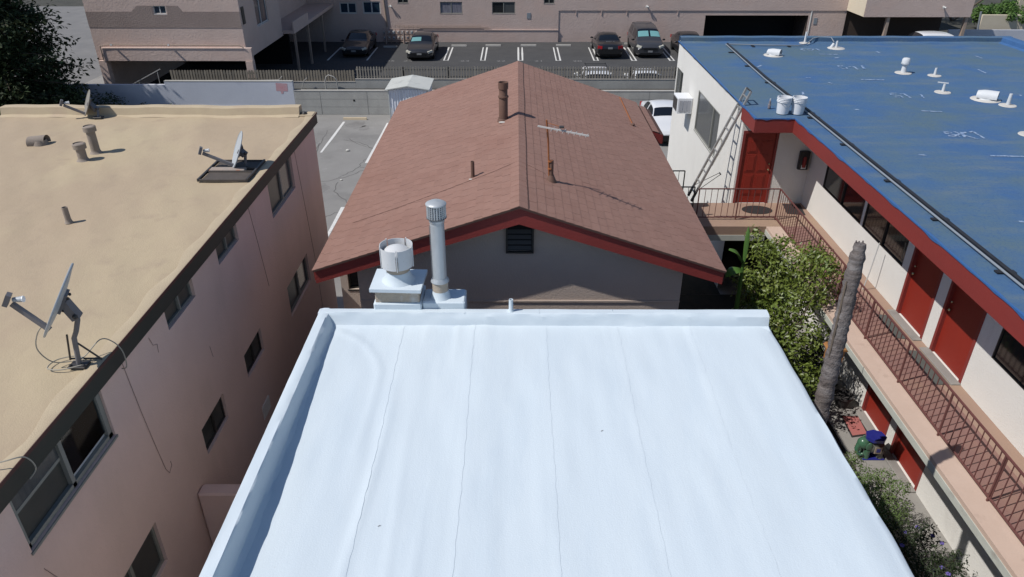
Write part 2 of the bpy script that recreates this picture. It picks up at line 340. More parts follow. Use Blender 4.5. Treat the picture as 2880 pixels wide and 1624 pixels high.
def window(root, axis, pos, outw, s0, s1, z0, z1, frame='frame_alu', pane='pane', depth=.1, split=(.5,), fw=.035, sill=True, pane2=None, label=None):
    P = mp(axis, pos, outw); f = MB(); d0, d1 = -depth, -depth + .05
    abox(f, P, s0, s1, d0, d1, z0, z0 + fw); abox(f, P, s0, s1, d0, d1, z1 - fw, z1)
    abox(f, P, s0, s0 + fw, d0, d1, z0 + fw, z1 - fw); abox(f, P, s1 - fw, s1, d0, d1, z0 + fw, z1 - fw)
    cuts = [s0 + fw] + [s0 + (s1 - s0) * t for t in split] + [s1 - fw]
    for t in cuts[1:-1]: abox(f, P, t - fw * .6, t + fw * .6, d0 + .002, d1 + .004, z0 + fw, z1 - fw)
    wobj = f.build('window', frame, root, label=label)
    for k in range(len(cuts) - 1):
        g = MB(); abox(g, P, cuts[k] + .002, cuts[k + 1] - .002, d0 + .012 + .008 * k, d0 + .018 + .008 * k, z0 + fw, z1 - fw)
        g.build('pane', (pane2 if (pane2 and k == len(cuts) - 2) else pane), wobj)
    if sill:
        g = MB(); abox(g, P, s0 - .015, s1 + .015, -.02, .012, z0 - .03, z0 - .003); g.build('sill', frame, wobj)
    return wobj
def rotm(n):  # frame (u, w, n): u horizontal
    n = Vector(n).normalized(); u = Vector((0, 0, 1)).cross(n).normalized(); return u, n.cross(u), n
def sines(n, seed, lo, hi):
    r = np.random.RandomState(seed)
    ks = [(r.uniform(lo, hi), r.uniform(0, 6.28), r.uniform(0, 6.28)) for _ in range(n)]
    def f(x, y, sx=1., sy=1.):
        return sum(np.sin(k * (x * sx * math.cos(a) + y * sy * math.sin(a)) + p) / n ** .5 for k, a, p in ks)
    return f
# data measured on the roofs and pavements (metres)
CHALK=[[(10.41, 27.03), (10.24, 27.02), (10.17, 26.85), (10.27, 26.74)], [(10.4, 26.92), (10.53, 27.03), (10.65, 26.97), (10.5, 26.73), (10.4, 26.78)], [(10.75, 27.03), (10.78, 26.71)], [(10.52, 26.09), (11.16, 26.05)], [(10.99, 25.55), (10.83, 25.46)], [(7.82, 24.09), (8.02, 24.35)], [(8.89, 22.67), (9.02, 22.63)], [(9.35, 22.08), (9.41, 21.9)], [(12.72, 26.59), (12.73, 26.33)], [(9.39, 26.98), (9.39, 26.71)], [(9.18, 26.22), (9.31, 26.17)], [(8.2, 20.95), (8.12, 20.65)], [(10.65, 24.3), (10.49, 24.3), (10.45, 24.13), (10.66, 24.02), (10.63, 23.86), (10.46, 23.9)], [(10.79, 24.19), (10.87, 24.17)], [(10.95, 24.19), (10.93, 23.77)], [(11.27, 24.31), (11.15, 23.8)], [(10.49, 22.45), (11.17, 22.39)], [(8.94, 19.15), (9.07, 19.14)], [(10.57, 22.45), (11.16, 22.39)], [(10.82, 20.84), (10.64, 20.82), (10.59, 20.66), (10.81, 20.54), (10.79, 20.37), (10.58, 20.41)], [(10.88, 20.75), (10.92, 20.73)], [(11.0, 20.79), (10.99, 20.33)], [(11.44, 20.68), (11.34, 20.33)], [(10.66, 19.02), (11.15, 18.93)], [(15.81, 25.87), (15.82, 25.45)], [(14.77, 23.82), (14.74, 23.29)], [(14.22, 20.72), (14.19, 20.55)], [(10.48, 17.14), (10.33, 17.24), (10.29, 17.08), (10.51, 16.96), (10.5, 16.84), (10.26, 16.9)], [(10.58, 17.24), (10.64, 16.99), (10.84, 16.65)], [(10.42, 16.9), (10.83, 17.18)], [(10.72, 17.18), (10.6, 16.78)], [(10.92, 17.18), (11.05, 17.24)], [(11.04, 17.29), (11.02, 16.69)], [(8.91, 15.54), (9.08, 15.51)], [(10.46, 15.48), (11.17, 15.43)], [(10.18, 26.8), (10.2, 26.99)], [(8.97, 11.94), (9.05, 11.93)]]
FOLD=[(-2.45, 8.63), (-2.24, 8.5), (-2.05, 8.33), (-1.86, 8.01), (-1.76, 7.74), (-1.75, 7.21), (-1.77, 6.76), (-1.8, 6.25)]
CRACK=[[(-9.28, 35.26), (-9.18, 32.77), (-9.02, 30.72), (-8.7, 29.17)], [(-8.01, 33.89), (-7.26, 33.05), (-6.59, 32.51)], [(-6.37, 31.23), (-6.7, 30.9), (-6.77, 30.1), (-6.97, 29.48), (-7.39, 28.73)], [(-6.68, 29.94), (-6.46, 29.87)], [(-8.48, 28.21), (-7.73, 28.31), (-6.99, 28.91), (-6.47, 29.64), (-6.54, 31.07)], [(-7.28, 28.22), (-7.23, 27.18), (-6.6, 26.29), (-6.39, 25.61)], [(-7.24, 24.32), (-6.89, 24.87), (-6.54, 25.19)], [(-8.17, 33.76), (-7.4, 33.37), (-6.49, 32.37)], [(-9.09, 31.29), (-9.24, 33.24)]]
# ---------------------------------------------------------------- the ground
struct(MB().quad((-260, -120, 0), (260, -120, 0), (260, 320, 0), (-260, 320, 0)), 'ground', 'ground')
lot = struct(MB().quad((-12.4, 11.2, .004), (24, 11.2, .004), (24, 37.97, .004), (-12.4, 37.97, .004)), 'rear_lot', 'lot_light')
far = struct(MB().quad((-24, 39.5, .004), (48, 39.5, .004), (48, 58, .004), (-24, 58, .004)), 'parking_lot', 'asphalt')
struct(MB().quad((-4.8, -3, .004), (-2.75, -3, .004), (-2.75, 11.2, .004), (-4.8, 11.2, .004)), 'side_path', 'concrete')
struct(MB().quad((7.22, 2, .012), (8.15, 2, .012), (8.15, 19, .012), (7.22, 19, .012)), 'courtyard_path', 'concrete')
struct(MB().quad((3.6, 2, .006), (7.22, 2, .006), (7.22, 19, .006), (3.6, 19, .006)), 'planting_bed', 'soil')
struct(MB().quad((2.9, 19, .01), (6.15, 19, .01), (6.15, 28, .01), (2.9, 28, .01)), 'passage', 'soil')  # dark soil sheet, also deepens the shade beside the house
struct(MB().quad((-60, 34, .006), (-24, 34, .006), (-22.4, 75, .006), (-60, 75, .006)), 'street', 'street')
struct(MB().box(-27.5, -24.6, 55, 110, 0, .14), 'verge', 'grass_dry')
struct(MB().box(-26, -22.4, 39, 54, 0, .1), 'sidewalk', 'concrete')
# painted lines and numbers of the far lot
def line(parent, pts, wd, z, m='paint_line', name='painted_line'): return MB().ribbon(pts, wd, z).build(name, m, parent)
XS = [-7.54, -4.93, -2.4, .18, 2.77, 5.36, 7.96, 10.56, 13.2]
for x in XS[1:]:
    for dx in (0, .28):
        line(far, [(x + dx, 51.1), (x + dx, 53.3), (x + dx, 55.55)], .11, .009)
    line(far, [(x - .05, 51.12), (x + .33, 51.12)], .09, .0125)
for x in (-10.2, -12.9): line(far, [(x, 51.1), (x, 55.5)], .11, .009)
for k, (x, n) in enumerate(((-8.56, '25'), (-7.35, '24'), (-3.47, '23'), (-1.01, '22'), (1.58, '21'), (4.19, '20'))):
    cu = bpy.data.curves.new('n', 'FONT'); cu.body = n; cu.size = .52; cu.align_x = 'CENTER'; to = bpy.data.objects.new('n', cu); COL.objects.link(to)
    bpy.context.view_layer.update(); me = bpy.data.meshes.new_from_object(to.evaluated_get(bpy.context.evaluated_depsgraph_get())); bpy.data.objects.remove(to)
    me.materials.clear(); me.materials.append(M['paint_faint']); o = bpy.data.objects.new('bay_number', me); COL.objects.link(o); o.parent = far; o.location = (x, 50.75, .009); o.scale = (1.25, 1.1, 1)
for p in ([(-8.79, 36.7), (-8.82, 34), (-8.86, 31.9)], [(-6.5, 36.5), (-6.51, 34), (-6.53, 30.5)], [(-6.55, 25.6), (-6.56, 23.5), (-6.6, 21.2)], [(-4.1, 36.3), (-4.1, 31.5)], [(5.4, 36.8), (5.4, 32)]):
    line(lot, p, .13, .009)
for i, c in enumerate(CRACK):
    pts = []
    for a, b in zip(c[:-1], c[1:]):
        for k in range(4): t = k / 4; pts.append((a[0] + (b[0] - a[0]) * t + random.uniform(-.05, .05), a[1] + (b[1] - a[1]) * t + random.uniform(-.05, .05)))
    line(lot, pts + [c[-1]], .028, .0078, 'crack', 'crack')
for cx, cy, r in ((-8.1, 36.2, .55), (-7.6, 35.6, .3), (-9.6, 33.5, .35), (-7.9, 27.5, .4)):
    MB().quad(*[(cx + r * random.uniform(.6, 1.15) * math.cos(a), cy + 1.5 * r * random.uniform(.6, 1.15) * math.sin(a), .0068) for a in np.linspace(0, 6.1, 16)]).build('oil_stain', 'oil', lot)
def wheel_stop(x0, x1, y, m, label, group):
    o = MB().prism_x([(y - .075, 0), (y + .075, 0), (y + .055, .1), (y + .04, .115), (y - .04, .115), (y - .055, .1)], x0, x1).build('wheel_stop', m, None, origin=((x0 + x1) / 2, y, .004))
    o.location.z = .006; tag(o, label, 'wheel stop', group)
wheel_stop(-8.9, -7.7, 37.1, 'stop_yellow', 'worn yellowish wheel stop by the low concrete wall', 'wheel stops in the rear lot')
for x0, x1, y, lb in ((-9.74, -8.73, 55.5, 'white wheel stop left of the dark sedan with teal sunshade'), (-4.77, -3.66, 55.95, 'first white wheel stop right of the dark sedan'), (-2.25, -1.12, 56.05, 'second white wheel stop right of the dark sedan'),
                      (.36, 1.51, 56.08, 'white wheel stop directly beyond the shingle roof peak'), (2.99, 4.09, 56.12, 'white wheel stop just left of the black sedan'), (5.6, 6.6, 56.35, 'white wheel stop in front of the black sedan'), (8.15, 9.2, 56.75, 'white wheel stop behind the dark minivan')):
    wheel_stop(x0, x1, y, 'stop', lb, 'wheel stops in the far lot')
tag(MB().sphere((-7.68, 32.1, .05), .07, 7, 5, (1.3, 1, .6)).build('litter', 'litter', None, origin=(-7.68, 32.1, 0)), 'scrap of white litter on the grey rear lot', 'litter')
tag(MB().sphere((-7.2, 28.4, .03), .045, 7, 5, (1.2, 1, .6)).build('litter', 'litter', None, origin=(-7.2, 28.4, 0)), 'tiny white scrap on the cracked asphalt near the roof edge', 'litter')

# ---------------------------------------------------------------- white roofed building
ZW = 5.22
wb = thing('white_roof_building', (.4, 4, 0), 'building in the foreground with a freshly coated white flat roof', 'building')
b = MB(); wall(b, 'X', -2.76, -1, -2, 8.93, 0, 5.3); wall(b, 'X', 3.62, 1, -2, 8.93, 0, 5.16); wall(b, 'Y', 8.93, 1, -2.76, 3.62, 0, 5.3); wall(b, 'Y', -2, -1, -2.76, 3.62, 0, 5.2)
b.build('wall', 'stucco_white', wb)
warp = sines(7, 3, 1.2, 5.); warp2 = sines(9, 5, 5, 16)
FP = np.array(FOLD)
def wz(x, y):
    z = .005 * warp(x, y, 2.4, .5) + .0022 * warp2(x, y, 1.6, .7)
    # the long fold that runs out of the far left corner
    d = np.full(x.shape, 9.); k = np.zeros(x.shape)
    for i in range(len(FP) - 1):
        a, bb = FP[i], FP[i + 1]; v = bb - a; L2 = v @ v
        t = np.clip(((x - a[0]) * v[0] + (y - a[1]) * v[1]) / L2, 0, 1); q = np.hypot(x - a[0] - t * v[0], y - a[1] - t * v[1])
        k = np.where(q < d, (i + t) / (len(FP) - 1), k); d = np.minimum(d, q)
    z = z + .02 * np.exp(-(d / .045) ** 2) * (1 - .75 * k)
    for x0, amp in ((-1.55, .015), (-1.2, .010), (-.85, .013), (1.35, .003), (2.6, .003)):   # long creases along the rolls
        c = x0 + .05 * np.sin(y * .9 + x0 * 7) - .012 * (9 - y); z = z + amp * np.exp(-((x - c) / .05) ** 2) * (.5 + .5 * np.sin(y * 1.1 + x0 * 3))
    q_ = np.clip((y - 5.5) / 3.2, 0, 1); z = z + .105 * q_ * q_ * (3 - 2 * q_) + .012 * np.clip((y - 8.6) / .25, 0, 1) ** 2          # dressed up to the kerbs
    z = z - .02 * np.clip((x - 3.4) / .25, 0, 1) ** 2
    return z
SE = [-2.7, -1.62, -.62, .39, 1.41, 2.43, 3.67]
for i in range(6):
    x0, x1 = SE[i], SE[i + 1] + (.05 if i < 5 else 0)
    xs = np.linspace(x0, x1, 26); ys = np.linspace(-2, 8.93, 200)
    X, Y = np.meshgrid(xs, ys, indexing='ij')
    u = (X - x0) / (x1 - x0); j = .004 * np.sin(Y * 2.1 + i) + .004 * np.sin(Y * 14.3 + 2 * i) + .003 * np.sin(Y * 31 + i)
    Xj = X + j * np.where(i < 5, np.clip((u - .8) / .2, 0, 1), 0) + (.006 * np.sin(Y * 2.3) + .005 * np.sin(Y * 7.7) + .135 * (1 - np.clip((Y - 5.2) / 3.5, 0, 1))) * (u if i == 5 else 0)
    Zs = ZW + wz(Xj, Y) + .003 * (1 if i < 5 else 0) * np.clip((u - .93) / .03, 0, 1)
    if i == 5: Zs = Zs - .07 * np.clip((u - .985) / .015, 0, 1)
    P = np.stack([Xj, Y, Zs], -1)
    if i < 5:       # lapped edge stands proud of its neighbour
        e = P[-1:].copy(); e[..., 2] -= .0032; P = np.concatenate([P, e], 0)
    MB().grid(P).build('membrane_sheet', 'white_roof', wb, smooth=50)
# kerb round the far and left side: a soft uneven section swept along the edge
def kerb(path, prof, seed):
    f1 = sines(5, seed, 1.5, 6); f2 = sines(6, seed + 1, 8, 20); rows = []
    for t, (px, py, nx, ny) in enumerate(path):
        row = []
        for k, (d, z) in enumerate(prof):
            q_ = min(max((py - 5.5) / 3.2, 0), 1); zr_ = .105 * q_ * q_ * (3 - 2 * q_)
            if z < 5.46 and k > 5: z = 5.46 - (5.46 - z) * (5.46 - 5.2 - zr_) / .26; d = d + .05 * q_ * (k - 5) / 6
            jz = .004 * float(f1(np.float64(px * 1.3 + py), np.float64(k * .7))) + .003 * float(f2(np.float64(px + py), np.float64(k)))
            row.append((px + nx * (d + jz * .9), py + ny * (d + jz * .9), z + jz))
        rows.append(row)
    return np.array(rows)
prof = [(-.012, 5.1), (-.004, 5.4), (.0, 5.475), (.01, 5.494), (.06, 5.5), (.132, 5.502), (.146, 5.49), (.152, 5.455), (.165, 5.36), (.18, 5.255), (.205, 5.228), (.28, 5.2)]
n = 130
MB().grid(kerb([(-2.81, -2 + 11.0 * i / n, 1, 0) for i in range(n + 1)], prof, 11)).build('parapet', 'white_roof', wb, smooth=26)
prof2 = [(d, z) for d, z in prof]
pf = kerb([(-2.81 + 6.42 * i / n, 9.0, 0, -1) for i in range(n + 1)], [(d * .95, z) for d, z in prof], 21)
k = MB().grid(pf); kk = pf[-1]; c = (kk[0] + kk[-1]) / 2
k.add([tuple(q) for q in kk], [tuple(range(len(kk)))]); k.build('parapet', 'white_roof', wb, smooth=26)
MB().box(-2.672, -2.655, 8.55, 8.67, 5.3, 5.4).build('scupper', 'galv_dark', wb)
for x in (-.72, .34, 1.39):       # seams that run over the far kerb
    pts = [(x + .01 * math.sin(q * 3), 9.0 - d * .95, z + .001) for q, (d, z) in enumerate(prof[2:7])]
    MB().tube(pts, .0035, 5).build('seam', 'white_roof', wb)
# chimney with ring cowl
ch = MB().bbox(-2.0, -1.37, 8.99, 9.5, 0, 5.8, .012).build('chimney', 'vent_beige', wb, label='beige stucco chimney with white cap and broken ring cowl')
MB().bbox(-2.03, -1.34, 8.96, 9.54, 5.4, 5.6, .02).build('flashing', 'white_roof', ch)
MB().prism([(-2.06, 8.93), (-1.33, 8.9), (-1.3, 9.53), (-2.05, 9.55)], 5.8, 5.85).build('cap_slab', 'white_roof', ch)
MB().lathe([(.24, 0), (.225, .02), (.2, .05), (.18, .1), (.168, .16)], (-1.68, 9.22, 5.85), 28, cap=False).build('flashing_cone', 'white_roof', ch, smooth=60)
MB().lathe([(.165, 0), (.165, .32)], (-1.68, 9.22, 5.95), 28).build('flue', 'vent_beige', ch, smooth=40)
MB().lathe([(.15, .0), (.205, .05), (.2, .1), (.15, .15), (.06, .185), (.0, .19)], (-1.68, 9.22, 6.2), 28, cap=False).build('dome', 'vent_white', ch, smooth=60)
for q in range(5):                # curved cowl plates with gaps
    a0 = R(72 * q + 12 - 90); a1 = a0 + R(64); v = []; m = 8
    for rr, zz in ((.232, 6.1), (.232, 6.4), (.224, 6.4), (.224, 6.1)):
        v.append([(-1.68 + rr * math.cos(a0 + (a1 - a0) * i / m), 9.22 + rr * math.sin(a0 + (a1 - a0) * i / m), zz + (.012 * (q % 2) if zz > 6.2 else 0)) for i in range(m + 1)])
    g = np.array(v + [v[0]]); MB().grid(g).build('cowl_plate', 'vent_white' if q else 'vent_white', ch, smooth=40)
for q in range(5):
    a = R(72 * q + 8 - 90); MB().bar((-1.68 + .236 * math.cos(a), 9.22 + .236 * math.sin(a), 6.09), (-1.68 + .236 * math.cos(a), 9.22 + .236 * math.sin(a), 6.42), .022, .012).build('cowl_strap', 'vent_white', ch)
# flue pipe on its low kerb
fl = MB().bbox(-1.337, -.72, 9.0, 9.4, 5.3, 5.6, .02).build('flue_kerb', 'white_roof', wb)
fp = MB().lathe([(.15, 0), (.135, .03), (.118, .09), (.114, .12)], (-1.08, 9.17, 5.6), 24, cap=False).build('flue_base', 'white_roof', wb, smooth=60)
fp = MB().lathe([(.1, 0), (.1, .88)], (-1.08, 9.17, 5.87), 28).build('flue_pipe', 'galv', wb, smooth=40, label='tall galvanised flue pipe with louvred round cap')
MB().lathe([(.115, 0), (.115, .2)], (-1.08, 9.17, 5.68), 24).build('sleeve', 'vent_beige', fp, smooth=40)
MB().lathe([(.134, 0), (.13, .02), (.106, .05), (.104, .06)], (-1.08, 9.17, 5.86), 24).build('storm_collar', 'galv', fp, smooth=40)
MB().bar((-1.182, 9.13, 5.9), (-1.182, 9.13, 6.74), .012, .006).build('pipe_seam', 'galv_dark', fp)
MB().lathe([(.1, 0), (.096, .04), (.108, .05), (.108, .08), (.096, .09), (.1, .12)], (-1.08, 9.17, 6.74), 24).build('neck', 'galv', fp, smooth=30)
cm = MB(); nn = 22
v = []
for z in (6.855, 7.045):
    for q in range(nn * 4): rr = .134 if q % 4 in (0, 1) else .12; t = 2 * math.pi * q / (nn * 4); v.append((-1.08 + rr * math.cos(t), 9.17 + rr * math.sin(t), z))
cm.add(v, [(q, (q + 1) % (nn * 4), nn * 4 + (q + 1) % (nn * 4), nn * 4 + q) for q in range(nn * 4)]); cm.build('louvre_cap', 'galv', fp)
sl_ = MB()
for q in range(nn):
    t = 2 * math.pi * (q + .62) / nn
    for z in range(6): sl_.sphere((-1.08 + .123 * math.cos(t), 9.17 + .123 * math.sin(t), 6.88 + z * .028), .009, 5, 4, (1, 1, .55))
tag(sl_.build('louvre_slots', 'metal_dark', fp), kind='stuff')
MB().lathe([(.142, 0), (.144, .012), (.138, .02), (.09, .045), (.0, .055)], (-1.08, 9.17, 7.04), 28, cap=False).build('cap_top', 'galv', fp, smooth=50)
MB().lathe([(.125, 0), (.14, .004), (.14, .012), (.125, .014)], (-1.08, 9.17, 6.845), 28).build('cap_rim', 'galv_dark', fp, smooth=40)
vp = MB().lathe([(.05, 0), (.032, .03), (.03, .19), (.022, .19), (.02, .1)], (-.06, 8.93, 5.5), 16).build('vent_pipe', 'white_roof', wb, smooth=40)
# air conditioner hanging on the alley side
ac = thing('air_conditioner', (-3.1, 8.0, 4.4), 'small louvred air conditioner jutting from the white roofed building into the alley', 'air conditioner')
MB().bbox(-3.15, -2.78, 7.75, 8.3, 4.3, 4.68, .015).build('case', 'plastic_white', ac)
for z in (4.38, 4.48, 4.58): MB().box(-3.165, -3.152, 7.8, 8.25, z - .035, z + .01).build('slat', 'metal_dark', ac)
MB().box(-3.1, -2.78, 7.8, 8.25, 4.24, 4.28).build('bracket', 'plastic_white', ac)

# ---------------------------------------------------------------- left building with the tan roof
ZL = 6.0
lb = thing('tan_roof_building', (-8.5, 8, 0), 'pink stucco apartment building with a tan flat roof', 'building')
WN = [(13.38, 15.08, 4.95, 5.9), (10.57, 11.54, 5.37, 5.9), (8.59, 9.56, 5.37, 5.9), (5.06, 6.82, 5.0, 5.92), (13.48, 15.15, 2.58, 3.3), (10.74, 11.69, 2.96, 3.45), (8.73, 9.67, 2.95, 3.45), (5.5, 7.0, 2.58, 3.33)]
b = MB(); wall(b, 'X', -4.85, 1, -3, 17.1, 0, 5.95, WN, .11); wall(b, 'Y', 17.1, 1, -12.1, -4.85, 0, 5.95); wall(b, 'X', -12.1, -1, -3, 17.1, 0, 5.95); wall(b, 'Y', -3, -1, -12.1, -4.85, 0, 5.95)
b.build('wall', 'stucco_pink', lb)
for i, (a, c, d, e) in enumerate(WN):
    if i in (3,): continue
    window(lb, 'X', -4.85, 1, a, c, d, e, frame='frame_dark' if i in (5, 6) else 'frame_alu', pane='pane_dull', pane2='pane_grey' if i in (0, 4) else None, depth=.1, fw=.05 if i in (0, 4, 7) else .03, split=(.55,), sill=False)
# the near window: open sash and a drawn blind
P = mp('X', -4.85, 1); a, c, d, e = WN[3]
f = MB()
for s0, s1, q0, q1 in ((a, c, d, d + .06), (a, c, e - .05, e), (a, a + .06, d, e), (c - .08, c, d, e), (5.93, 5.99, d, e)): abox(f, P, s0, s1, -.1, -.03, q0, q1)
w4 = f.build('window', 'frame_alu', lb, label='large near window with a half drawn blind')
f = MB(); abox(f, P, a + .06, 5.93, -.075, -.06, 5.42, 5.46); f.build('sash_bar', 'frame_alu', w4)
f = MB(); abox(f, P, a + .06, 5.93, -.085, -.08, d + .06, 5.44); f.build('pane', 'pane_dull', w4)
f = MB(); abox(f, P, a + .06, 5.93, -.07, -.065, 5.46, e); f.build('pane', 'pane_grey', w4)
f = MB(); abox(f, P, 5.99, c - .08, -.06, -.055, d + .12, e); f.build('pane', 'glass', w4)
f = MB(); abox(f, P, 5.99, c - .08, -.4, -.39, d, e); f.build('backing', 'dark_in', w4)
for k in range(26):
    f = MB(); abox(f, P, 6.0, c - .09, -.08, -.068, d + .15 + k * .03, d + .15 + k * .03 + .025); f.build('blind_slat', 'blind', w4)
f = MB(); abox(f, P, 5.99, c - .08, -.12, -.08, d + .06, d + .12); f.build('bottom_rail', 'frame_white', w4)
f = MB(); abox(f, P, a - .02, c + .02, -.03, .015, d - .035, d - .004); f.build('sill', 'frame_alu', w4)
# roof sheet with wind-blown folds
xs = np.linspace(-12.15, -4.785, 110); ys = np.linspace(-3, 16.9, 230); X, Y = np.meshgrid(xs, ys, indexing='ij')
f1 = sines(6, 31, 2., 4.5); f2 = sines(8, 32, 6, 14)
Zt = ZL + .009 * f1(X + .55 * Y, Y * .25) + .004 * f2(X + .5 * Y, Y * .3)
MB().grid(np.stack([X, Y, Zt], -1)).build('roof_sheet', 'tan_roof', lb, smooth=60)
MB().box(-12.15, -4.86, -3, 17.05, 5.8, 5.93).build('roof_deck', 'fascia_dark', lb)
# ragged yellowed edge coat along the eave
ed = np.array([[(-4.9 - .05 * abs(math.sin(y * 1.7)) - .03 * math.sin(y * 5.3), y, 6.013), (-4.79, y, 6.02), (-4.77, y, 6.014)] for y in np.linspace(-3, 17.25, 160)])
MB().grid(ed).build('edge_coat', 'tan_edge', lb, smooth=60)
MB().box(-4.785, -4.762, -3, 17.27, 5.97, 6.013).build('drip_edge', 'drip_red', lb)
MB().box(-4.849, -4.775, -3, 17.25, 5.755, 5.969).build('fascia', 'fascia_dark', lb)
p = [(17.22, 5.9), (17.22, 6.17), (17.2, 6.195), (17.01, 6.2), (16.985, 6.185), (16.94, 6.03), (16.82, 5.995)]
g = []
for i in range(61):
    x = -12.15 + 7.05 * i / 60; jz = .008 * math.sin(x * 2.1) + .005 * math.sin(x * 5.7)
    g.append([(x, y + jz, z + jz) for y, z in p])
g = np.array(g); k = MB().grid(g[:, ::-1]); k.add([tuple(q) for q in g[-1]], [tuple(range(7))]); k.add([tuple(q) for q in g[0]], [tuple(range(7))]); k.build('parapet', 'tan_edge', lb, smooth=26)
MB().box(-5.1, -4.79, 16.9, 17.24, 5.95, 6.03).build('corner_cap', 'tan_edge', lb)
def pipe_vent(root, x, y, z, h, r, m, cap=0, fl=.0, smm=20, flm=None, name='vent_pipe', collar=True):
    o = MB().lathe([(r * 1.02, -.03), (r, h)] if cap else [(r * 1.02, -.03), (r, h), (r * .8, h), (r * .78, h - .12)], (x, y, z), smm).build(name, m, root, smooth=40)
    if collar: MB().lathe([(r * 1.5, 0), (r * 1.3, .012), (r * 1.1, .04), (r * 1.04, .06)], (x, y, z), smm, cap=False).build('boot', flm or m, o, smooth=60)
    if cap: MB().lathe([(r * cap, h - r * 1.1), (r * cap, h), (r * cap * .85, h + .015), (r * cap * .8, h - .02)], (x, y, z), smm).build('cap', m, o, smooth=30)
    return o
pipe_vent(lb, -8.57, 14.3, ZL, .55, .085, 'vent_tan', 1.45)
pipe_vent(lb, -8.6, 13.85, ZL, .34, .085, 'vent_tan', 1.45)
pipe_vent(lb, -7.28, 10.85, ZL, .27, .045, 'vent_tan')
hv = MB().lathe([(.17, -.02), (.15, .05), (.13, .1)], (-10.03, 14.85, ZL), 16, cap=False).build('hooded_vent', 'vent_tan', lb, smooth=50)
g = []
for t in np.linspace(-.18, .14, 8):
    g.append([(-10.03 + t * .95 + .0 * a, 14.85 + .13 * math.cos(a) + t * .35, ZL + .05 + .13 * math.sin(a) + .015 * (t + .2)) for a in np.linspace(-.35, math.pi + .35, 13)])
MB().grid(np.array(g)).build('hood', 'vent_tan', hv, smooth=60)
MB().lathe([(.05, 0), (.06, .03), (.03, .07)], (-5.0, 17.03, 6.02), 8).build('lug', 'metal_dark', lb)
MB().box(-5.1, -4.95, 17.0, 17.08, 6.02, 6.06).build('lug', 'metal_dark', lb)
# cables stapled down the wall
for pts in ([(7.35, 5.72), (7.42, 4.9), (7.5, 4.2), (7.56, 3.75), (7.62, 3.62), (7.72, 3.68), (7.72, 3.75)], [(12.2, 5.72), (12.35, 4.9), (12.5, 3.9)], [(15.35, 5.72), (15.55, 4.2), (15.7, 2.9), (15.75, 1)], [(8.05, 5.6), (8.1, 5.45), (8.2, 5.4), (8.18, 5.28)], [(9.6, 4.42), (9.63, 4.2)], [(5.1, 4.7), (5.3, 4.2), (5.6, 3.4)]):
    MB().tube([(-4.844, y, z) for y, z in pts], .004, 5).build('wall_cable', 'cable_dark', lb)
MB().bbox(-4.84, -2.78, 8.1, 8.34, 0, 2.73, .03).build('cross_wall', 'stucco_pink', lb)
MB().box(-4.85, -4.835, 11.02, 11.42, 1.76, 2.05).build('access_cover', 'stucco_white', lb)
for x, y, lb_ in ((1.02, 6.62, 'tiny dark twig on the middle of the white roof'), (-1.36, 5.2, 'pale brown scrap on the left half of the white roof')):
    z = ZW + float(wz(np.array([x]), np.array([y]))[0]) + .006
    tag(MB().tube([(x - .014, y - .006, z), (x, y + .005, z + .004), (x + .016, y + .011, z + .001)], [.002, .003, .0015], 5).build('twig', 'bark', None, origin=(x, y, z)), lb_, 'twig')
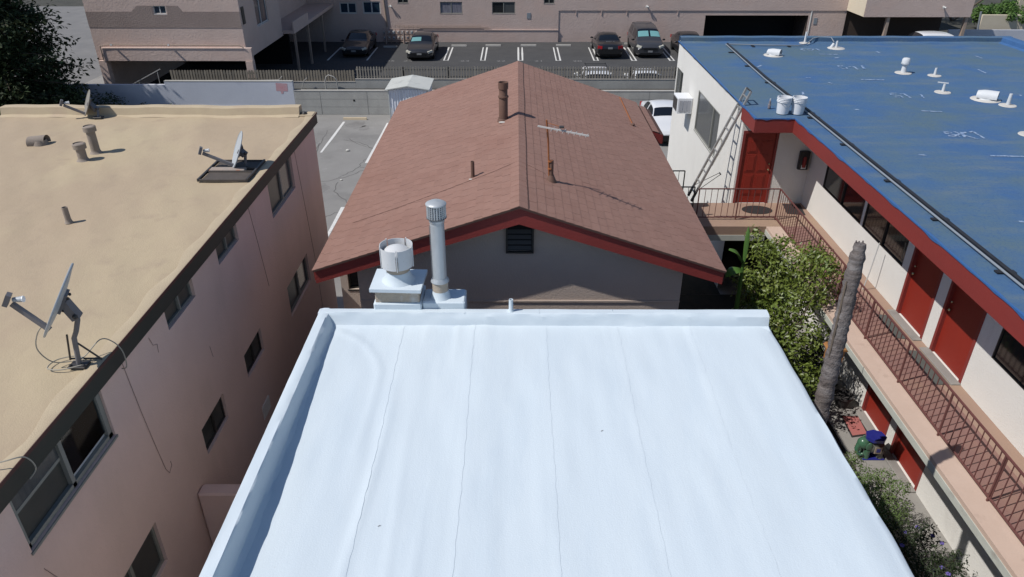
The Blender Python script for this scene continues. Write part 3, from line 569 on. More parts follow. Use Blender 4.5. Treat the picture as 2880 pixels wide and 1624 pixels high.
# ---------------------------------------------------------------- satellite dishes
def dish(base, mast, center, n, a, bb, lnb_end, refl, label, struts=(), cable=None, curve=.1, plate=True):
    base = Vector(base); center = Vector(center); u, wv, n = rotm(n)
    t = thing('satellite_dish', base, label, 'satellite dish', 'satellite dishes on the tan roof')
    g = []; back = []
    for i in range(9):
        r = i / 8; g.append([tuple(center + u * (a * r * math.cos(q)) + wv * (bb * r * math.sin(q)) + n * (curve * (r * r - 1) * a)) for q in np.linspace(0, 2 * math.pi, 41)])
        back.append([tuple(Vector(p) - n * .012) for p in g[-1]])
    rf = MB().grid(np.array(g)).grid(np.array(back)).build('reflector', refl, t, smooth=60)
    rim = [tuple(center + u * (a * math.cos(q)) + wv * (bb * math.sin(q)) - n * .006) for q in np.linspace(0, 2 * math.pi, 41)]
    MB().tube(rim, .012, 6).build('rim', refl, rf, smooth=60)
    MB().tube([base + Vector(p) for p in mast], .028, 12).build('mast', 'arm_grey', t, smooth=40)
    top = base + Vector(mast[-1]); c = center - n * (curve * a + .02)
    br = MB().bar(top - Vector((0, 0, .05)), c, .12, .09).build('bracket', 'arm_grey', t)
    MB().bar(c + wv * .12, c - wv * .12, .16, .035, up=n).build('mount_plate', 'arm_grey', br)
    for sx in (-1, 1):
        for sy in (-1, 1): MB().sphere(c + u * .05 * sx + wv * .08 * sy - n * .03, .018, 6, 5).build('bolt', 'metal_dark', br)
    MB().sphere(top + u * .07, .03, 8, 6).build('bolt', 'metal_dark', br)
    bot = center - wv * bb * .88 - n * .03; e = Vector(lnb_end)
    arm = MB().bar(bot, e, .045, .05).build('feed_arm', 'arm_grey', t)
    d = (center - e).normalized()
    MB().bbox(-.0, .0, 0, 0, 0, 0, 0) if False else None
    MB().bar(e - d * .06 + u * .02, e - d * .06 + wv * .14 + u * .02, .09, .05).build('feed_housing', 'arm_grey', arm)
    MB().tube([e + wv * .05, e + wv * .05 + d * .1], [.026, .034], 10).build('feed_horn', 'dish_grey', arm, smooth=40)
    MB().tube([e + wv * .05 + d * .1, e + wv * .05 + d * .11], .036, 10).build('horn_cover', 'plastic_white', arm)
    for s in struts: MB().tube([base + Vector(s[0]), base + Vector(s[1])], .011, 6).build('strut', 'metal_dark', t)
    if plate:
        MB().bbox(base.x - .1, base.x + .1, base.y - .07, base.y + .07, base.z, base.z + .025, .004).build('foot_plate', 'metal_dark', t)
        for sx in (-1, 1): MB().sphere((base.x + .075 * sx, base.y - .04, base.z + .03), .02, 6, 5).build('bolt', 'metal_dark', t)
    if cable:
        for cpts in cable:
            P = [Vector(p) for p in cpts]; q = []
            for i in range(len(P) - 1):
                p0, p1, p2, p3 = P[max(i - 1, 0)], P[i], P[i + 1], P[min(i + 2, len(P) - 1)]
                for s in range(6):
                    x = s / 6; q.append(.5 * ((2 * p1) + (p2 - p0) * x + (2 * p0 - 5 * p1 + 4 * p2 - p3) * x * x + (3 * p1 - p0 - 3 * p2 + p3) * x ** 3))
            MB().tube(q + [P[-1]], .007, 5).build('cable', 'cable', t, smooth=60)
    return t
dish((-5.0, 6.83, 6.02), [(0, 0, 0), (.05, 0, .38), (.1, 0, .47), (.16, 0, .62), (.17, 0, .7)], (-4.96, 6.8, 6.91), (-.85, -.27, .53), .34, .44, (-5.43, 6.74, 6.9), 'dish_grey',
     'largest satellite dish on a braced mast at the near roof edge', struts=[((-.02, 0, .42), (-.17, .12, 0)), ((.04, 0, .34), (.2, .12, .01)), ((-.17, .12, .015), (.2, .12, .02))],
     cable=[[(-5.18, 6.8, 6.62), (-5.3, 6.78, 6.5), (-5.36, 6.76, 6.3), (-5.28, 6.8, 6.1), (-5.15, 6.9, 6.03), (-5.0, 6.95, 6.06), (-4.85, 7.1, 6.2), (-4.72, 7.12, 6.16), (-4.66, 7.15, 6.0), (-4.7, 7.2, 5.75), (-4.8, 7.25, 5.68)],
            [(-4.95, 6.8, 6.05), (-5.15, 6.72, 6.04), (-5.32, 6.75, 6.04), (-5.3, 6.92, 6.04), (-5.1, 7.0, 6.04), (-4.98, 6.9, 6.05)],
            [(-5.1, 5.1, 6.05), (-4.8, 5.15, 6.12), (-4.68, 5.25, 6.08), (-4.66, 5.3, 5.9), (-4.72, 5.25, 5.8)]])
d2 = dish((-5.2, 13.4, 6.06), [(0, 0, 0), (0, 0, .1), (.02, 0, .2), (.02, 0, .26)], (-5.33, 13.42, 6.37), (-.86, -.36, .4), .31, .36, (-5.97, 13.35, 6.32), 'dish_grey', 'white satellite dish on a ballasted sled frame by the roof edge', plate=False)
sl0 = thing('sled_frame', (-5.4, 13.2, 6.02), 'flat steel sled frame weighted with blocks under the white dish', 'frame')
for y in (12.66, 13.1, 13.3, 13.72): MB().bar((-5.85, y, 6.04), (-4.95, y, 6.04), .035, .04).build('rail', 'sled', sl0)
for x in (-5.85, -4.95):
    MB().bar((x, 12.64, 6.045), (x, 13.74, 6.045), .035, .05).build('rail', 'metal_dark', sl0)
MB().bbox(-5.82, -5.15, 13.12, 13.28, 6.03, 6.075, .01).build('block', 'sled_block', sl0)
MB().box(-5.8, -4.98, 12.69, 13.08, 6.028, 6.04).build('tray', 'sled', sl0)
MB().box(-5.8, -4.98, 13.33, 13.7, 6.028, 6.04).build('tray', 'sled', sl0)
dish((-9.72, 16.7, 6.03), [(0, 0, 0), (.0, .05, .12), (-.05, .1, .2)], (-9.98, 16.85, 6.34), (-.8, -.5, .42), .28, .3, (-10.45, 16.7, 6.32), 'dish_beige', 'small beige satellite dish at the far parapet of the tan roof')

# ---------------------------------------------------------------- shingled house
hs = thing('shingle_house', (0, 16, 0), 'house with brown shingle gable roof and red bargeboards', 'house')
XR, ZR, MS = .06, 6.35, .336
def rz(x): return ZR - MS * abs(x - XR)
b = MB()
YW = 11.09
wall(b, 'X', -2.73, -1, YW, 20.9, 0, rz(-2.73) - .03); wall(b, 'X', 2.89, 1, YW, 20.9, 0, rz(2.89) - .03)
for y in (YW, 20.9):
    b.quad((-2.73, y, 0), (2.89, y, 0), (2.89, y, rz(2.89) - .04), (XR, y, ZR - .05), (-2.73, y, rz(-2.73) - .04))
b.build('wall', 'stucco_house', hs)
b = MB().box(-2.73, 2.89, YW - .02, YW + .01, 4.385, 4.42); b.build('belt_trim', 'stucco_house', hs)
b = MB(); wall(b, 'Y', 12.9, -1, -4.0, -2.735, 0, 5.0, [(-3.5, -3.06, 4.1, 4.75)], .08); wall(b, 'X', -4.0, -1, 12.9, 20.9, 0, 5.0); b.build('wing_wall', 'stucco_house', hs) if False else None
b = MB(); wall(b, 'Y', 12.2, -1, -3.34, -2.735, 0, 5.1, [(-3.2, -2.86, 4.0, 4.6)], .08); wall(b, 'X', -3.34, -1, 12.2, 20.9, 0, 5.15); b.build('side_wall', 'stucco_house', hs)
window(hs, 'Y', 12.2, -1, -3.2, -2.86, 4.0, 4.6, frame='frame_dark', pane='pane', split=(), fw=.03)
b = MB(); wall(b, 'Y', 18.6, -1, 2.895, 3.7, 0, 5.0); wall(b, 'X', 3.7, 1, 18.6, 20.9, 0, 5.02); b.build('side_wall', 'stucco_house', hs)
# roof deck and bargeboards
Y0, Y1 = 10.72, 21.22
dk = MB()
def slab(x0, x1, y0, y1, t=.09, off=.02):
    z0, z1 = rz(x0) - off, rz(x1) - off
    dk.add([(x0, y0, z0 - t), (x1, y0, z1 - t), (x1, y1, z1 - t), (x0, y1, z0 - t), (x0, y0, z0), (x1, y0, z1), (x1, y1, z1), (x0, y1, z0)], [(3, 2, 1, 0), (4, 5, 6, 7), (0, 1, 5, 4), (1, 2, 6, 5), (2, 3, 7, 6), (3, 0, 4, 7)])
slab(-3.36, XR, Y0 + .058, Y1 - .032); slab(XR, 3.48, Y0 + .058, Y1 - .032); slab(3.48, 3.86, 18.55, 20.95)
dk.build('roof_deck', 'shingle_dark', hs)
for xa, xb in ((-3.36, XR), (3.48, XR)):
    za, zb_ = rz(xa) - .03, rz(xb) - .03
    for y0, y1 in ((Y0 + .02, Y0 + .055), (Y1 - .03, Y1 + .01)):
        pl_ = [(xa, za - .24), (xb, zb_ - .29), (xb, zb_), (xa, za)]
        if xa > xb: pl_ = pl_[::-1]
        MB().prism_y(pl_, y0 + .01, y1).build('bargeboard', 'red_paint', hs)
for x in (-3.36, 3.48): MB().box(x - .02, x + .02, Y0 + .05, Y1 - .03, rz(x) - .22, rz(x) - .035).build('eave_board', 'red_paint', hs)
MB().prism_y([(3.5, 4.83), (3.84, 4.83), (3.84, rz(3.84) - .03), (3.5, rz(3.5) - .03)], 18.53, 18.57).build('bargeboard', 'red_paint', hs)
MB().box(3.83, 3.865, 18.57, 20.95, 4.83, rz(3.85) - .03).build('eave_board', 'red_paint', hs)
# shingles: each tab is a thin wedge; the nearest 300 are pieces of their own
EXP = .155; TAB = .303; ang = math.atan(MS)
def tab_mesh(l, side):
    b = MB(); h0, h1 = .002, .0085; e = EXP + .02
    s = side
    b.add([(-s * e, -l / 2, h0 - .006), (0, -l / 2, h1 - .006 - .002), (0, l / 2, h1 - .008), (-s * e, l / 2, h0 - .006), (-s * e, -l / 2, h0), (0, -l / 2, h1), (0, l / 2, h1), (-s * e, l / 2, h0)],
          [(0, 1, 5, 4), (1, 2, 6, 5), (2, 3, 7, 6), (3, 0, 4, 7), (4, 5, 6, 7)] if s > 0 else [(4, 5, 1, 0), (5, 6, 2, 1), (6, 7, 3, 2), (7, 4, 0, 3), (7, 6, 5, 4)])
    return b
TM = {s: tab_mesh(TAB - .008, s).mesh('shingle', 'shingle') for s in (-1, 1)}
cells = []
for s in (-1, 1):
    L = (3.5 - XR if s > 0 else XR + 3.38) / math.cos(ang); n_ = int(L / EXP) + 1
    for r in range(n_ + (3 if s > 0 else 0)):
        d = min((r + 1) * EXP, L + .012) if r < n_ else (r + 1) * EXP
        x = XR + s * d * math.cos(ang); z = ZR - d * math.sin(ang)
        ya, yb = (Y0 - .01, Y1 + .01) if r < n_ else (18.53, 20.97)
        if r >= n_ and x > 3.88: continue
        y = ya - TAB - random.choice((0, .5)) * TAB - (r % 2) * TAB * .5 + TAB * .25 * (r % 3)
        while y < yb:
            a, c = max(y, ya), min(y + TAB, yb)
            if c - a > .004: cells.append((s, x, z, a, c))
            y += TAB
cells.sort(key=lambda q: (q[3] > 13 and False, Vector((q[1], q[3], q[2])).length if False else (Vector((q[1], (q[3] + q[4]) / 2, q[2] - 10.9)).length)))
rest = MB(); cnt = 0
for s, x, z, a, c in cells:
    full = c - a > TAB - .001; yo = (a + c) / 2; tw = random.gauss(0, .004); lift = random.uniform(0, .002)
    if full and cnt < 300:
        o = inst(TM[s], 'shingle', hs, (x, yo, z + lift), (0, s * ang + random.gauss(0, .004), tw)); cnt += 1
    else:
        t = tab_mesh(c - a - .008, s); ca, sa = math.cos(s * ang), math.sin(s * ang)
        rest.add([(x + p[0] * ca + p[2] * sa, yo + p[1], z + lift - p[0] * sa + p[2] * ca) for p in t.v], t.f)
tag(rest.build('shingle_field', 'shingle', hs), kind='stuff')
y = Y0 - .01; k = 0
while y < Y1:
    y1 = min(y + .24, Y1 + .01); z = ZR + .008
    b = MB(); wd = .14
    b.add([(XR - wd, y, rz(XR - wd) + .013), (XR, y, z + .011), (XR + wd, y, rz(XR + wd) + .013), (XR - wd, y1, rz(XR - wd) + .0105), (XR, y1, z + .008), (XR + wd, y1, rz(XR + wd) + .0105), (XR - wd, y, rz(XR - wd)), (XR, y, z), (XR + wd, y, rz(XR + wd)), (XR + wd, y1, rz(XR + wd) - .006), (XR - wd, y1, rz(XR - wd) - .006)],
          [(0, 1, 4, 3), (1, 2, 5, 4), (0, 6, 7, 1), (1, 7, 8, 2), (2, 8, 9, 5), (3, 10, 6, 0)])
    b.build('ridge_cap', 'shingle', hs); y += .235
for xa, xb in ((-3.38, XR), (3.5, XR)):      # metal edge along the rakes
    pl_ = [(xa, rz(xa) - .034), (xb, rz(xb) - .034), (xb, rz(xb) - .002), (xa, rz(xa) - .002)]
    MB().prism_y(pl_ if xa < xb else pl_[::-1], Y0 - .006, Y0 + .016).build('rake_edge', 'shingle_dark', hs)
g = [(XR + .142 + .006 * math.sin(q * 1.9), q) for q in np.linspace(Y0, Y1, 90)]
MB().grid(np.array([[(x - .009, y, rz(x) + .0145), (x + .008, y, rz(x) + .0125)] for x, y in g])).build('sealant_line', 'shingle_dark', hs)
wr_ = [(-3.0, 12.35), (-2.0, 12.42), (-1.2, 12.55), (-.4, 12.7), (XR, 12.85), (.3, 12.75), (.55, 12.6)]
MB().tube([(x, y, rz(x) + .012) for x, y in wr_], .004, 5).build('roof_wire', 'wire_brown', hs)
# gable louvre
gv = MB().prism_y([(-.15, 5.4), (.29, 5.4), (.29, 5.84), (.07, 5.95), (-.15, 5.84)], YW - .012, YW - .004).build('gable_vent', 'dark_in', hs)
for z in (5.46, 5.56, 5.66, 5.76): MB().add([(-.13, YW - .015, z + .03), (.27, YW - .015, z + .03), (.27, YW - .05, z - .03), (-.13, YW - .05, z - .03)], [(0, 1, 2, 3)]).build('slat', 'frame_dark', gv)
for x in (-.16, .28): MB().box(x, x + .03, YW - .055, YW - .003, 5.38, 5.85).build('jamb', 'frame_dark', gv)
MB().box(-.16, .31, YW - .055, YW - .003, 5.36, 5.39).build('sill', 'frame_dark', gv)
# chimney flue, plumbing vents, rod
x, y = -.27, 15.85; z = rz(x)
cf = MB().lathe([(.098, -.05), (.098, .55), (.092, .56), (.092, .75)], (x, y, z), 20).build('chimney_pipe', 'vent_brown', hs, smooth=40, label='brown metal chimney pipe near the ridge')
MB().lathe([(.1, .5), (.116, .505), (.116, .53), (.1, .535)], (x, y, z), 20).build('band', 'vent_brown', cf, smooth=40)
MB().lathe([(.108, .69), (.11, .83), (.1, .83), (.09, .78)], (x, y, z), 20).build('cap', 'vent_brown', cf, smooth=40)
MB().lathe([(.14, -.05), (.125, .02), (.11, .05)], (x, y, z), 20, cap=False).build('boot', 'vent_brown', cf, smooth=60)
MB().sphere((x - .02, y - .2, rz(x) + .01), .06, 8, 5, (1.4, .8, .25)).build('mastic_patch', 'mastic', cf)
pv = pipe_vent(hs, -.79, 12.77, rz(-.79) - .02, .33, .034, 'vent_brown')
MB().sphere((-.82, 12.68, rz(-.82) + .008), .035, 8, 5, (1.3, .8, .25)).build('mastic_patch', 'mastic', pv)
pv = pipe_vent(hs, .64, 12.35, rz(.64) - .03, .42, .036, 'vent_brown')
MB().lathe([(.11, -.04), (.07, .06), (.045, .12)], (.64, 12.35, rz(.64)), 14, cap=False).build('collar', 'vent_brown', pv, smooth=60)
MB().tube([(3.0, 21.0, rz(3) + .03), (3.0, 18.4, rz(3) + .03)], .016, 6).build('rod', 'rust', hs)
MB().sphere((3.0, 18.35, rz(3) + .03), .05, 8, 5, (1.2, 1.2, .7)).build('rod_foot', 'vent_brown', hs)
# television antenna with rusty mast
an = thing('television_antenna', (.6, 12.35, 6.4), 'rusty masted television antenna with a pale boom of rods', 'antenna')
MB().tube([(.6, 12.35, 6.25), (.57, 12.34, 6.9), (.53, 12.32, 7.28)], .016, 8).build('mast', 'rust', an)
for z in (6.38, 6.52): MB().lathe([(.045, 0), (.045, .025)], (.615, 12.35, z), 10).build('clamp', 'rust', an)
A = Vector((.38, 12.3, 7.18)); B = Vector((1.24, 12.0, 7.1)); MB().bar(A, B, .028, .024).build('boom', 'antenna_grey', an)
D = (B - A).normalized(); S = Vector((0, 0, 1)).cross(D).normalized()
for k in range(7):
    p = A + (B - A) * (.3 + .11 * k); ln = .13 - .006 * k
    MB().tube([p - S * ln, p + S * ln], .006, 5).build('rod', 'antenna_grey', an)
MB().tube([A + Vector((.17, -.02, .06)), A + Vector((.42, -.14, .02))], .006, 5).build('strut', 'rust', an)
MB().bbox(A.x + .36, A.x + .44, A.y - .2, A.y - .13, A.z + .02, A.z + .05, .008).build('balun', 'metal_dark', an)
# ---------------------------------------------------------------- right building with the blue roof
ZB = 5.56; ZF = 2.81
rb = thing('blue_roof_building', (11, 14, 0), 'white stucco apartment building with blue coated flat roof and red fascia', 'building')
UW = [(15.82, 18.22, 3.75, 4.95), (13.66, 15.7, 3.75, 4.95), (8.2, 10.33, 3.75, 4.95), (4.6, 7.0, 3.75, 4.95)]
UD = [(12.27, 13.39, ZF, 4.9), (10.8, 11.95, ZF, 4.9)]
LD = [(12.4, 13.58, .02, 2.1), (10.92, 12.12, .02, 2.1)]
LW = [(14.0, 16.0, .95, 2.1), (7.6, 10.3, 1.75, 2.1)]
b = MB()
wall(b, 'X', 8.15, -1, 2, 19.37, 0, 5.25, UW + UD + LD + LW[:1], .12)
W6 = [(27.18, 28.3, 3.42, 4.65), (21.7, 24.62, 3.35, 4.7)]
wall(b, 'X', 6.15, -1, 19.37, 28.4, 0, 5.545, W6, .08)
wall(b, 'Y', 19.37, -1, 6.15, 8.15, 2.5, 5.25, [(6.2, 7.18, ZF, 4.92)], .07)
wall(b, 'Y', 28.4, 1, 6.15, 18.4, 0, 5.6); wall(b, 'X', 18.4, 1, 2, 28.4, 0, 5.55); wall(b, 'Y', 2, -1, 8.15, 18.4, 0, 5.25)
b.build('wall', 'stucco_white', rb)
MB().box(6.2, 8.15, 22, 22.1, 0, 2.5).build('passage_shade_end', 'brown_in', rb); MB().box(8.14, 8.16, 19.37, 22, 0, 2.5).build('passage_shade_side', 'brown_in', rb)  # dark sheets stand in for the deep shade under the landing
for i, (s0, s1, z0, z1) in enumerate(UW): window(rb, 'X', 8.15, -1, s0, s1, z0, z1, frame='frame_dark', pane='pane', depth=.05, split=(.5,), sill=False, fw=.025)
window(rb, 'X', 8.15, -1, *LW[0], frame='frame_dark', pane='pane')
window(rb, 'X', 6.15, -1, *W6[0], frame='frame_alu', pane='pane', pane2='pane_grey', depth=.07)
window(rb, 'X', 6.15, -1, *W6[1], frame='frame_alu', pane='pane_grey', depth=.06, split=(.28,), fw=.045)
def door(axis, pos, outw, s0, s1, z0, z1, knob, panels, depth=.1, m='red_door', handle=True, label=None):
    P = mp(axis, pos, outw); d = MB(); fw = .07
    abox(d, P, s0 + fw, s1 - fw, -depth - .0, -depth + .04, z0 + .01, z1 - fw); o = d.build('door', m, rb, label=label)
    f = MB()
    abox(f, P, s0, s0 + fw, -depth + .0, .012, z0, z1); abox(f, P, s1 - fw, s1, -depth, .012, z0, z1); abox(f, P, s0 + fw, s1 - fw, -depth, .012, z1 - fw, z1); f.build('door_frame', 'red_paint', o)
    if handle:
        kx = s0 + fw + .07 if knob < 0 else s1 - fw - .07
        for z, r in ((z0 + 1.0, .032), (z0 + 1.17, .022)):
            q = P(kx, -depth + .07, z); MB().sphere(q, r, 10, 7).build('knob', 'brass', o)
            a = P(kx, -depth + .04, z); MB().tube([a, q], .013, 8).build('spindle', 'brass', o)
    if panels:
        wd = s1 - s0 - 2 * fw; zs = ((.12, .42), (.46, .7), (.73, .9))
        for i in range(2):
            for a, c in zs:
                p0 = s0 + fw + wd * (.14 + .4 * i); p1 = p0 + wd * .32; f = MB(); h = z1 - z0 - fw
                abox(f, P, p0, p1, -depth + .04, -depth + .048, z0 + h * a, z0 + h * c); abox(f, P, p0 + .04, p1 - .04, -depth + .048, -depth + .056, z0 + h * a + .04, z0 + h * c - .04); f.build('panel', m, o)
    return o
door('Y', 19.37, -1, 6.2, 7.18, ZF, 4.92, 1, True, depth=.06, label='panelled red door facing the landing')
for s0, s1, z0, z1 in UD: door('X', 8.15, -1, s0, s1, z0, z1, 1, False)
for s0, s1, z0, z1 in LD: door('X', 8.15, -1, s0, s1, z0, z1, 1, False)
for (s0, s1, z0, z1) in UD + LD: MB().bbox(7.97 if z0 > 1 else 7.95, 8.145, s0 - .02, s1 + .04, z0, z0 + .035, .008).build('threshold', 'concrete', rb)
# roof
OUT = [(6.12, 28.4), (6.12, 18.3), (7.12, 18.3), (7.12, 2), (18.4, 2), (18.4, 28.4)]
MB().prism(OUT, 5.5, 5.535).build('roof_deck', 'fascia_dark', rb)
MB().box(7.16, 18.4, 2.02, 18.3, 5.22, 5.25).build('soffit', 'stucco_white', rb); MB().box(6.16, 8.15, 18.32, 19.37, 5.22, 5.25).build('soffit', 'stucco_white', rb)
def grid_roof(x0, x1, y0, y1, nx, ny):
    X, Y = np.meshgrid(np.linspace(x0, x1, nx), np.linspace(y0, y1, ny), indexing='ij'); f = sines(6, 51, .8, 3.5)
    return np.stack([X, Y, ZB + .0025 * f(X, Y)], -1)
MB().grid(grid_roof(7.12, 18.4, 2, 28.4, 60, 130)).build('roof_sheet', 'blue_roof', rb, smooth=60)
MB().grid(grid_roof(6.12, 7.12, 18.3, 28.4, 8, 60)).build('roof_sheet', 'blue_roof', rb, smooth=60)
MB().box(7.1, 7.155, 2, 18.29, 5.2, 5.545).build('fascia', 'red_paint', rb); MB().box(6.1, 7.1, 18.285, 18.33, 5.2, 5.545).build('fascia', 'red_paint', rb); MB().box(6.1, 6.148, 18.33, 19.5, 5.2, 5.545).build('fascia', 'red_paint', rb)
# ragged run of bright coating over the edge
def coat(a, c, nrm, n):
    f = sines(6, int(n), 3, 14); rows = []
    for i in range(n + 1):
        t = i / n; x, y = a[0] + (c[0] - a[0]) * t, a[1] + (c[1] - a[1]) * t; s = float(f(np.float64(t * n * .09), np.float64(0))); dr = .004 + .022 * max(0, s)
        rows.append([(x - nrm[0] * (.022 + .014 * s), y - nrm[1] * (.022 + .014 * s), ZB + .022), (x + nrm[0] * .012, y + nrm[1] * .012, ZB + .018), (x + nrm[0] * .014, y + nrm[1] * .014, ZB - dr)])
    return np.array(rows)
for a, c, nr, n in (((7.1, 2), (7.1, 18.3), (-1, 0), 150), ((7.1, 18.285), (6.1, 18.285), (0, -1), 20), ((6.1, 18.28), (6.1, 28.4), (-1, 0), 90)):
    MB().grid(coat(a, c, nr, n)).build('coating_edge', 'blue_coat', rb, smooth=70)
pr = [(28.42, 5.4), (28.42, 5.74), (28.39, 5.76), (28.2, 5.755), (28.17, 5.735), (28.16, 5.6), (28.08, 5.555)]
g = np.array([[(6.12 + 12.3 * i / 40, y, z + .006 * math.sin(i * 1.3)) for y, z in pr] for i in range(41)]); MB().grid(g).build('parapet', 'blue_roof', rb, smooth=50)
g = np.array([[(18.42 - (28.42 - y) * 1.6, 2 + 26.4 * i / 40, z) for y, z in pr] for i in range(41)]); MB().grid(g).build('parapet', 'blue_cant', rb, smooth=50)
for i, c in enumerate(CHALK): MB().ribbon(c, .06 if len(c) > 2 else .07, ZB + .0065 + .0006 * (i % 8)).build('chalk_mark', 'chalk', rb)
# plumbing vents in white mastic rings
def ring(o, x, y, r): MB().lathe([(r, 0), (r * .95, .018), (r * .4, .03), (.03, .035)], (x, y, ZB + .004), 22).build('flashing', 'mastic', o, smooth=50)
def wvent(x, y, h, r=.033, fr=.2, lean=.0):
    o = MB().tube([(x, y, ZB), (x + lean * h, y, ZB + h)], [r * 1.35, r], 12).build('vent_pipe', 'vent_white', rb, smooth=40); ring(o, x, y, fr); return o
wvent(10.7, 28.05, .4); o = wvent(11.5, 27.1, .26, fr=.3); wvent(11.33, 27.15, .17, .045, .1, .5); wvent(12.95, 22.94, .24); o = wvent(12.18, 20.93, .25, fr=.22)
MB().bar((12.02, 21.03, ZB + .27), (12.26, 20.9, ZB + .27), .05, .02).build('tee_cap', 'vent_white', o)
wvent(13.22, 19.55, .32, .04, .22)
o = wvent(12.15, 23.3, .3, .065, .25); MB().lathe([(.1, .26), (.13, .29), (.12, .33), (.12, .42), (.09, .46), (.0, .48)], (12.15, 23.3, ZB), 20).build('cap', 'vent_white', o, smooth=40)
MB().lathe([(.128, .3), (.13, .31), (.125, .32)], (12.15, 23.3, ZB), 20).build('cap_band', 'galv', o, smooth=40)
ring(rb, 12.25, 16.99, .25)
def gooseneck(x, y, s):
    o = MB().lathe([(.2 * s, 0), (.17 * s, .06)], (x, y, ZB), 20, cap=False).build('hooded_vent', 'vent_white', rb, smooth=40); ring(o, x, y, .33 * s)
    g = []
    D = lambda t, c, h: (x + (t * .8 + c * .6) * s, y + (-t * .6 + c * .8) * s, ZB + h * s)        # opening towards the courtyard corner
    for t in np.linspace(-.2, .24, 8): g.append([D(t, .15 * math.cos(a), .08 + .15 * math.sin(a) * (1 - .5 * max(0, -t - .05) * 3)) for a in np.linspace(-.2, math.pi + .2, 13)])
    MB().grid(np.array(g)).build('hood', 'vent_white', o, smooth=60); MB().quad(*[D(.12, .143 * math.cos(a), .08 + .143 * math.sin(a)) for a in np.linspace(-.45, math.pi + .45, 13)]).build('throat_shade', 'dark_in', o); MB().quad(*[D(-.18, .14 * math.cos(a), .06 + .12 * math.sin(a)) for a in np.linspace(-.2, math.pi + .2, 11)]).build('hood_end', 'vent_white', o)  # dark disc paints the shade inside the hood
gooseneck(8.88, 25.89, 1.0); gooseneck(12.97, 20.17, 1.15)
# conduits lying on blocks along the roof
cd = thing('roof_conduit', (7.65, 18, ZB), 'long black conduit run on blocks along the blue roof edge', 'conduit')
MB().tube([(7.72, 27.6, ZB + .07), (7.6, 22.3, ZB + .07), (7.62, 18.7, ZB + .07), (7.61, 12.1, ZB + .07), (7.6, 2.1, ZB + .07)], .032, 10).build('pipe', 'conduit', cd, smooth=40)
MB().tube([(7.67, 27.6, ZB + .05), (7.52, 22.3, ZB + .05), (7.55, 18.7, ZB + .05), (7.54, 12.1, ZB + .05), (7.53, 2.1, ZB + .05)], .02, 8).build('pipe', 'conduit_grey', cd, smooth=40)
for y in (26.3, 24.2, 22, 19.6, 18.35, 16.2, 13.9, 12.0, 10.0): MB().box(7.44, 7.74, y - .05, y + .05, ZB + .012, ZB + .035).build('support_block', 'conduit', cd)
c2 = thing('roof_conduit', (9.5, 27.5, ZB), 'thin conduit crossing the blue roof beside the far parapet', 'conduit')
MB().tube([(7.72, 27.6, ZB + .05), (9.2, 27.42, ZB + .05), (10.2, 27.36, ZB + .05), (10.6, 27.6, ZB + .06), (11.0, 28.1, ZB + .16), (11.3, 28.22, ZB + .2), (11.7, 28.2, ZB + .18), (11.74, 27.95, ZB + .06)], .02, 8).build('pipe', 'conduit_grey', c2, smooth=50)
for x in (8.6, 9.9): MB().box(x - .05, x + .05, 27.28, 27.52, ZB + .012, ZB + .03).build('support_block', 'conduit', c2)
# buckets and bottle left by the roofers
def bucket(x, y, tilt, label):
    t = thing('bucket', (x, y, ZB), label, 'bucket', 'white buckets on the blue roof', local=True); s = 1.16
    MB().lathe([(.0, .006), (.128 * s, .006), (.13 * s, .02), (.145 * s, .26 * s), (.15 * s, .262 * s), (.152 * s, .3 * s), (.153 * s, .37 * s), (.145 * s, .37 * s), (.125 * s, .03), (0, .03)], (0, 0, .012), 28, cap=False).build('pail', 'plastic_white', t, smooth=40)
    for z in (.265, .295, .33): MB().lathe([(.15 * s, 0), (.162 * s, .003), (.162 * s, .012), (.15 * s, .015)], (0, 0, z * s + .012), 28, cap=False).build('rib', 'plastic_white', t, smooth=30)
    MB().lathe([(.152 * s, 0), (.16 * s, .004), (.16 * s, .012), (.146 * s, .014)], (0, 0, .36 * s + .012), 28, cap=False).build('rim', 'plastic_white', t, smooth=30)
    MB().tube([(.158 * s * math.cos(a), .158 * s * math.sin(a), (.3 - .11 * math.sin((a - tilt) * 1)) * s) for a in np.linspace(tilt, tilt + math.pi, 14)], .005, 5).build('handle', 'galv', t)
    return t
bucket(6.92, 18.76, -2.6, 'left of two white buckets at the blue roof corner'); bucket(7.3, 18.74, -2.2, 'right of two white buckets at the blue roof corner, beside the conduit')
jg = thing('jug', (7.09, 18.95, ZB), 'small white jug behind and between the two white buckets', 'jug'); MB().bbox(7.04, 7.14, 18.9, 19.0, ZB + .012, ZB + .2, .02).build('body', 'plastic_white', jg); MB().lathe([(.02, 0), (.02, .03)], (7.09, 18.95, ZB + .2), 10).build('cap', 'plastic_white', jg)
bt = thing('bottle', (6.71, 19.2, ZB), 'slim dark and white bottle standing left of the white buckets', 'bottle')
MB().lathe([(.035, 0), (.04, .01), (.04, .11), (.028, .13), (.032, .16), (.024, .2), (.014, .22)], (6.71, 19.2, ZB + .014), 14).build('body', 'bottle_dark', bt, smooth=40); MB().lathe([(.017, 0), (.017, .04)], (6.71, 19.2, ZB + .234), 10).build('cap', 'frame_white', bt)
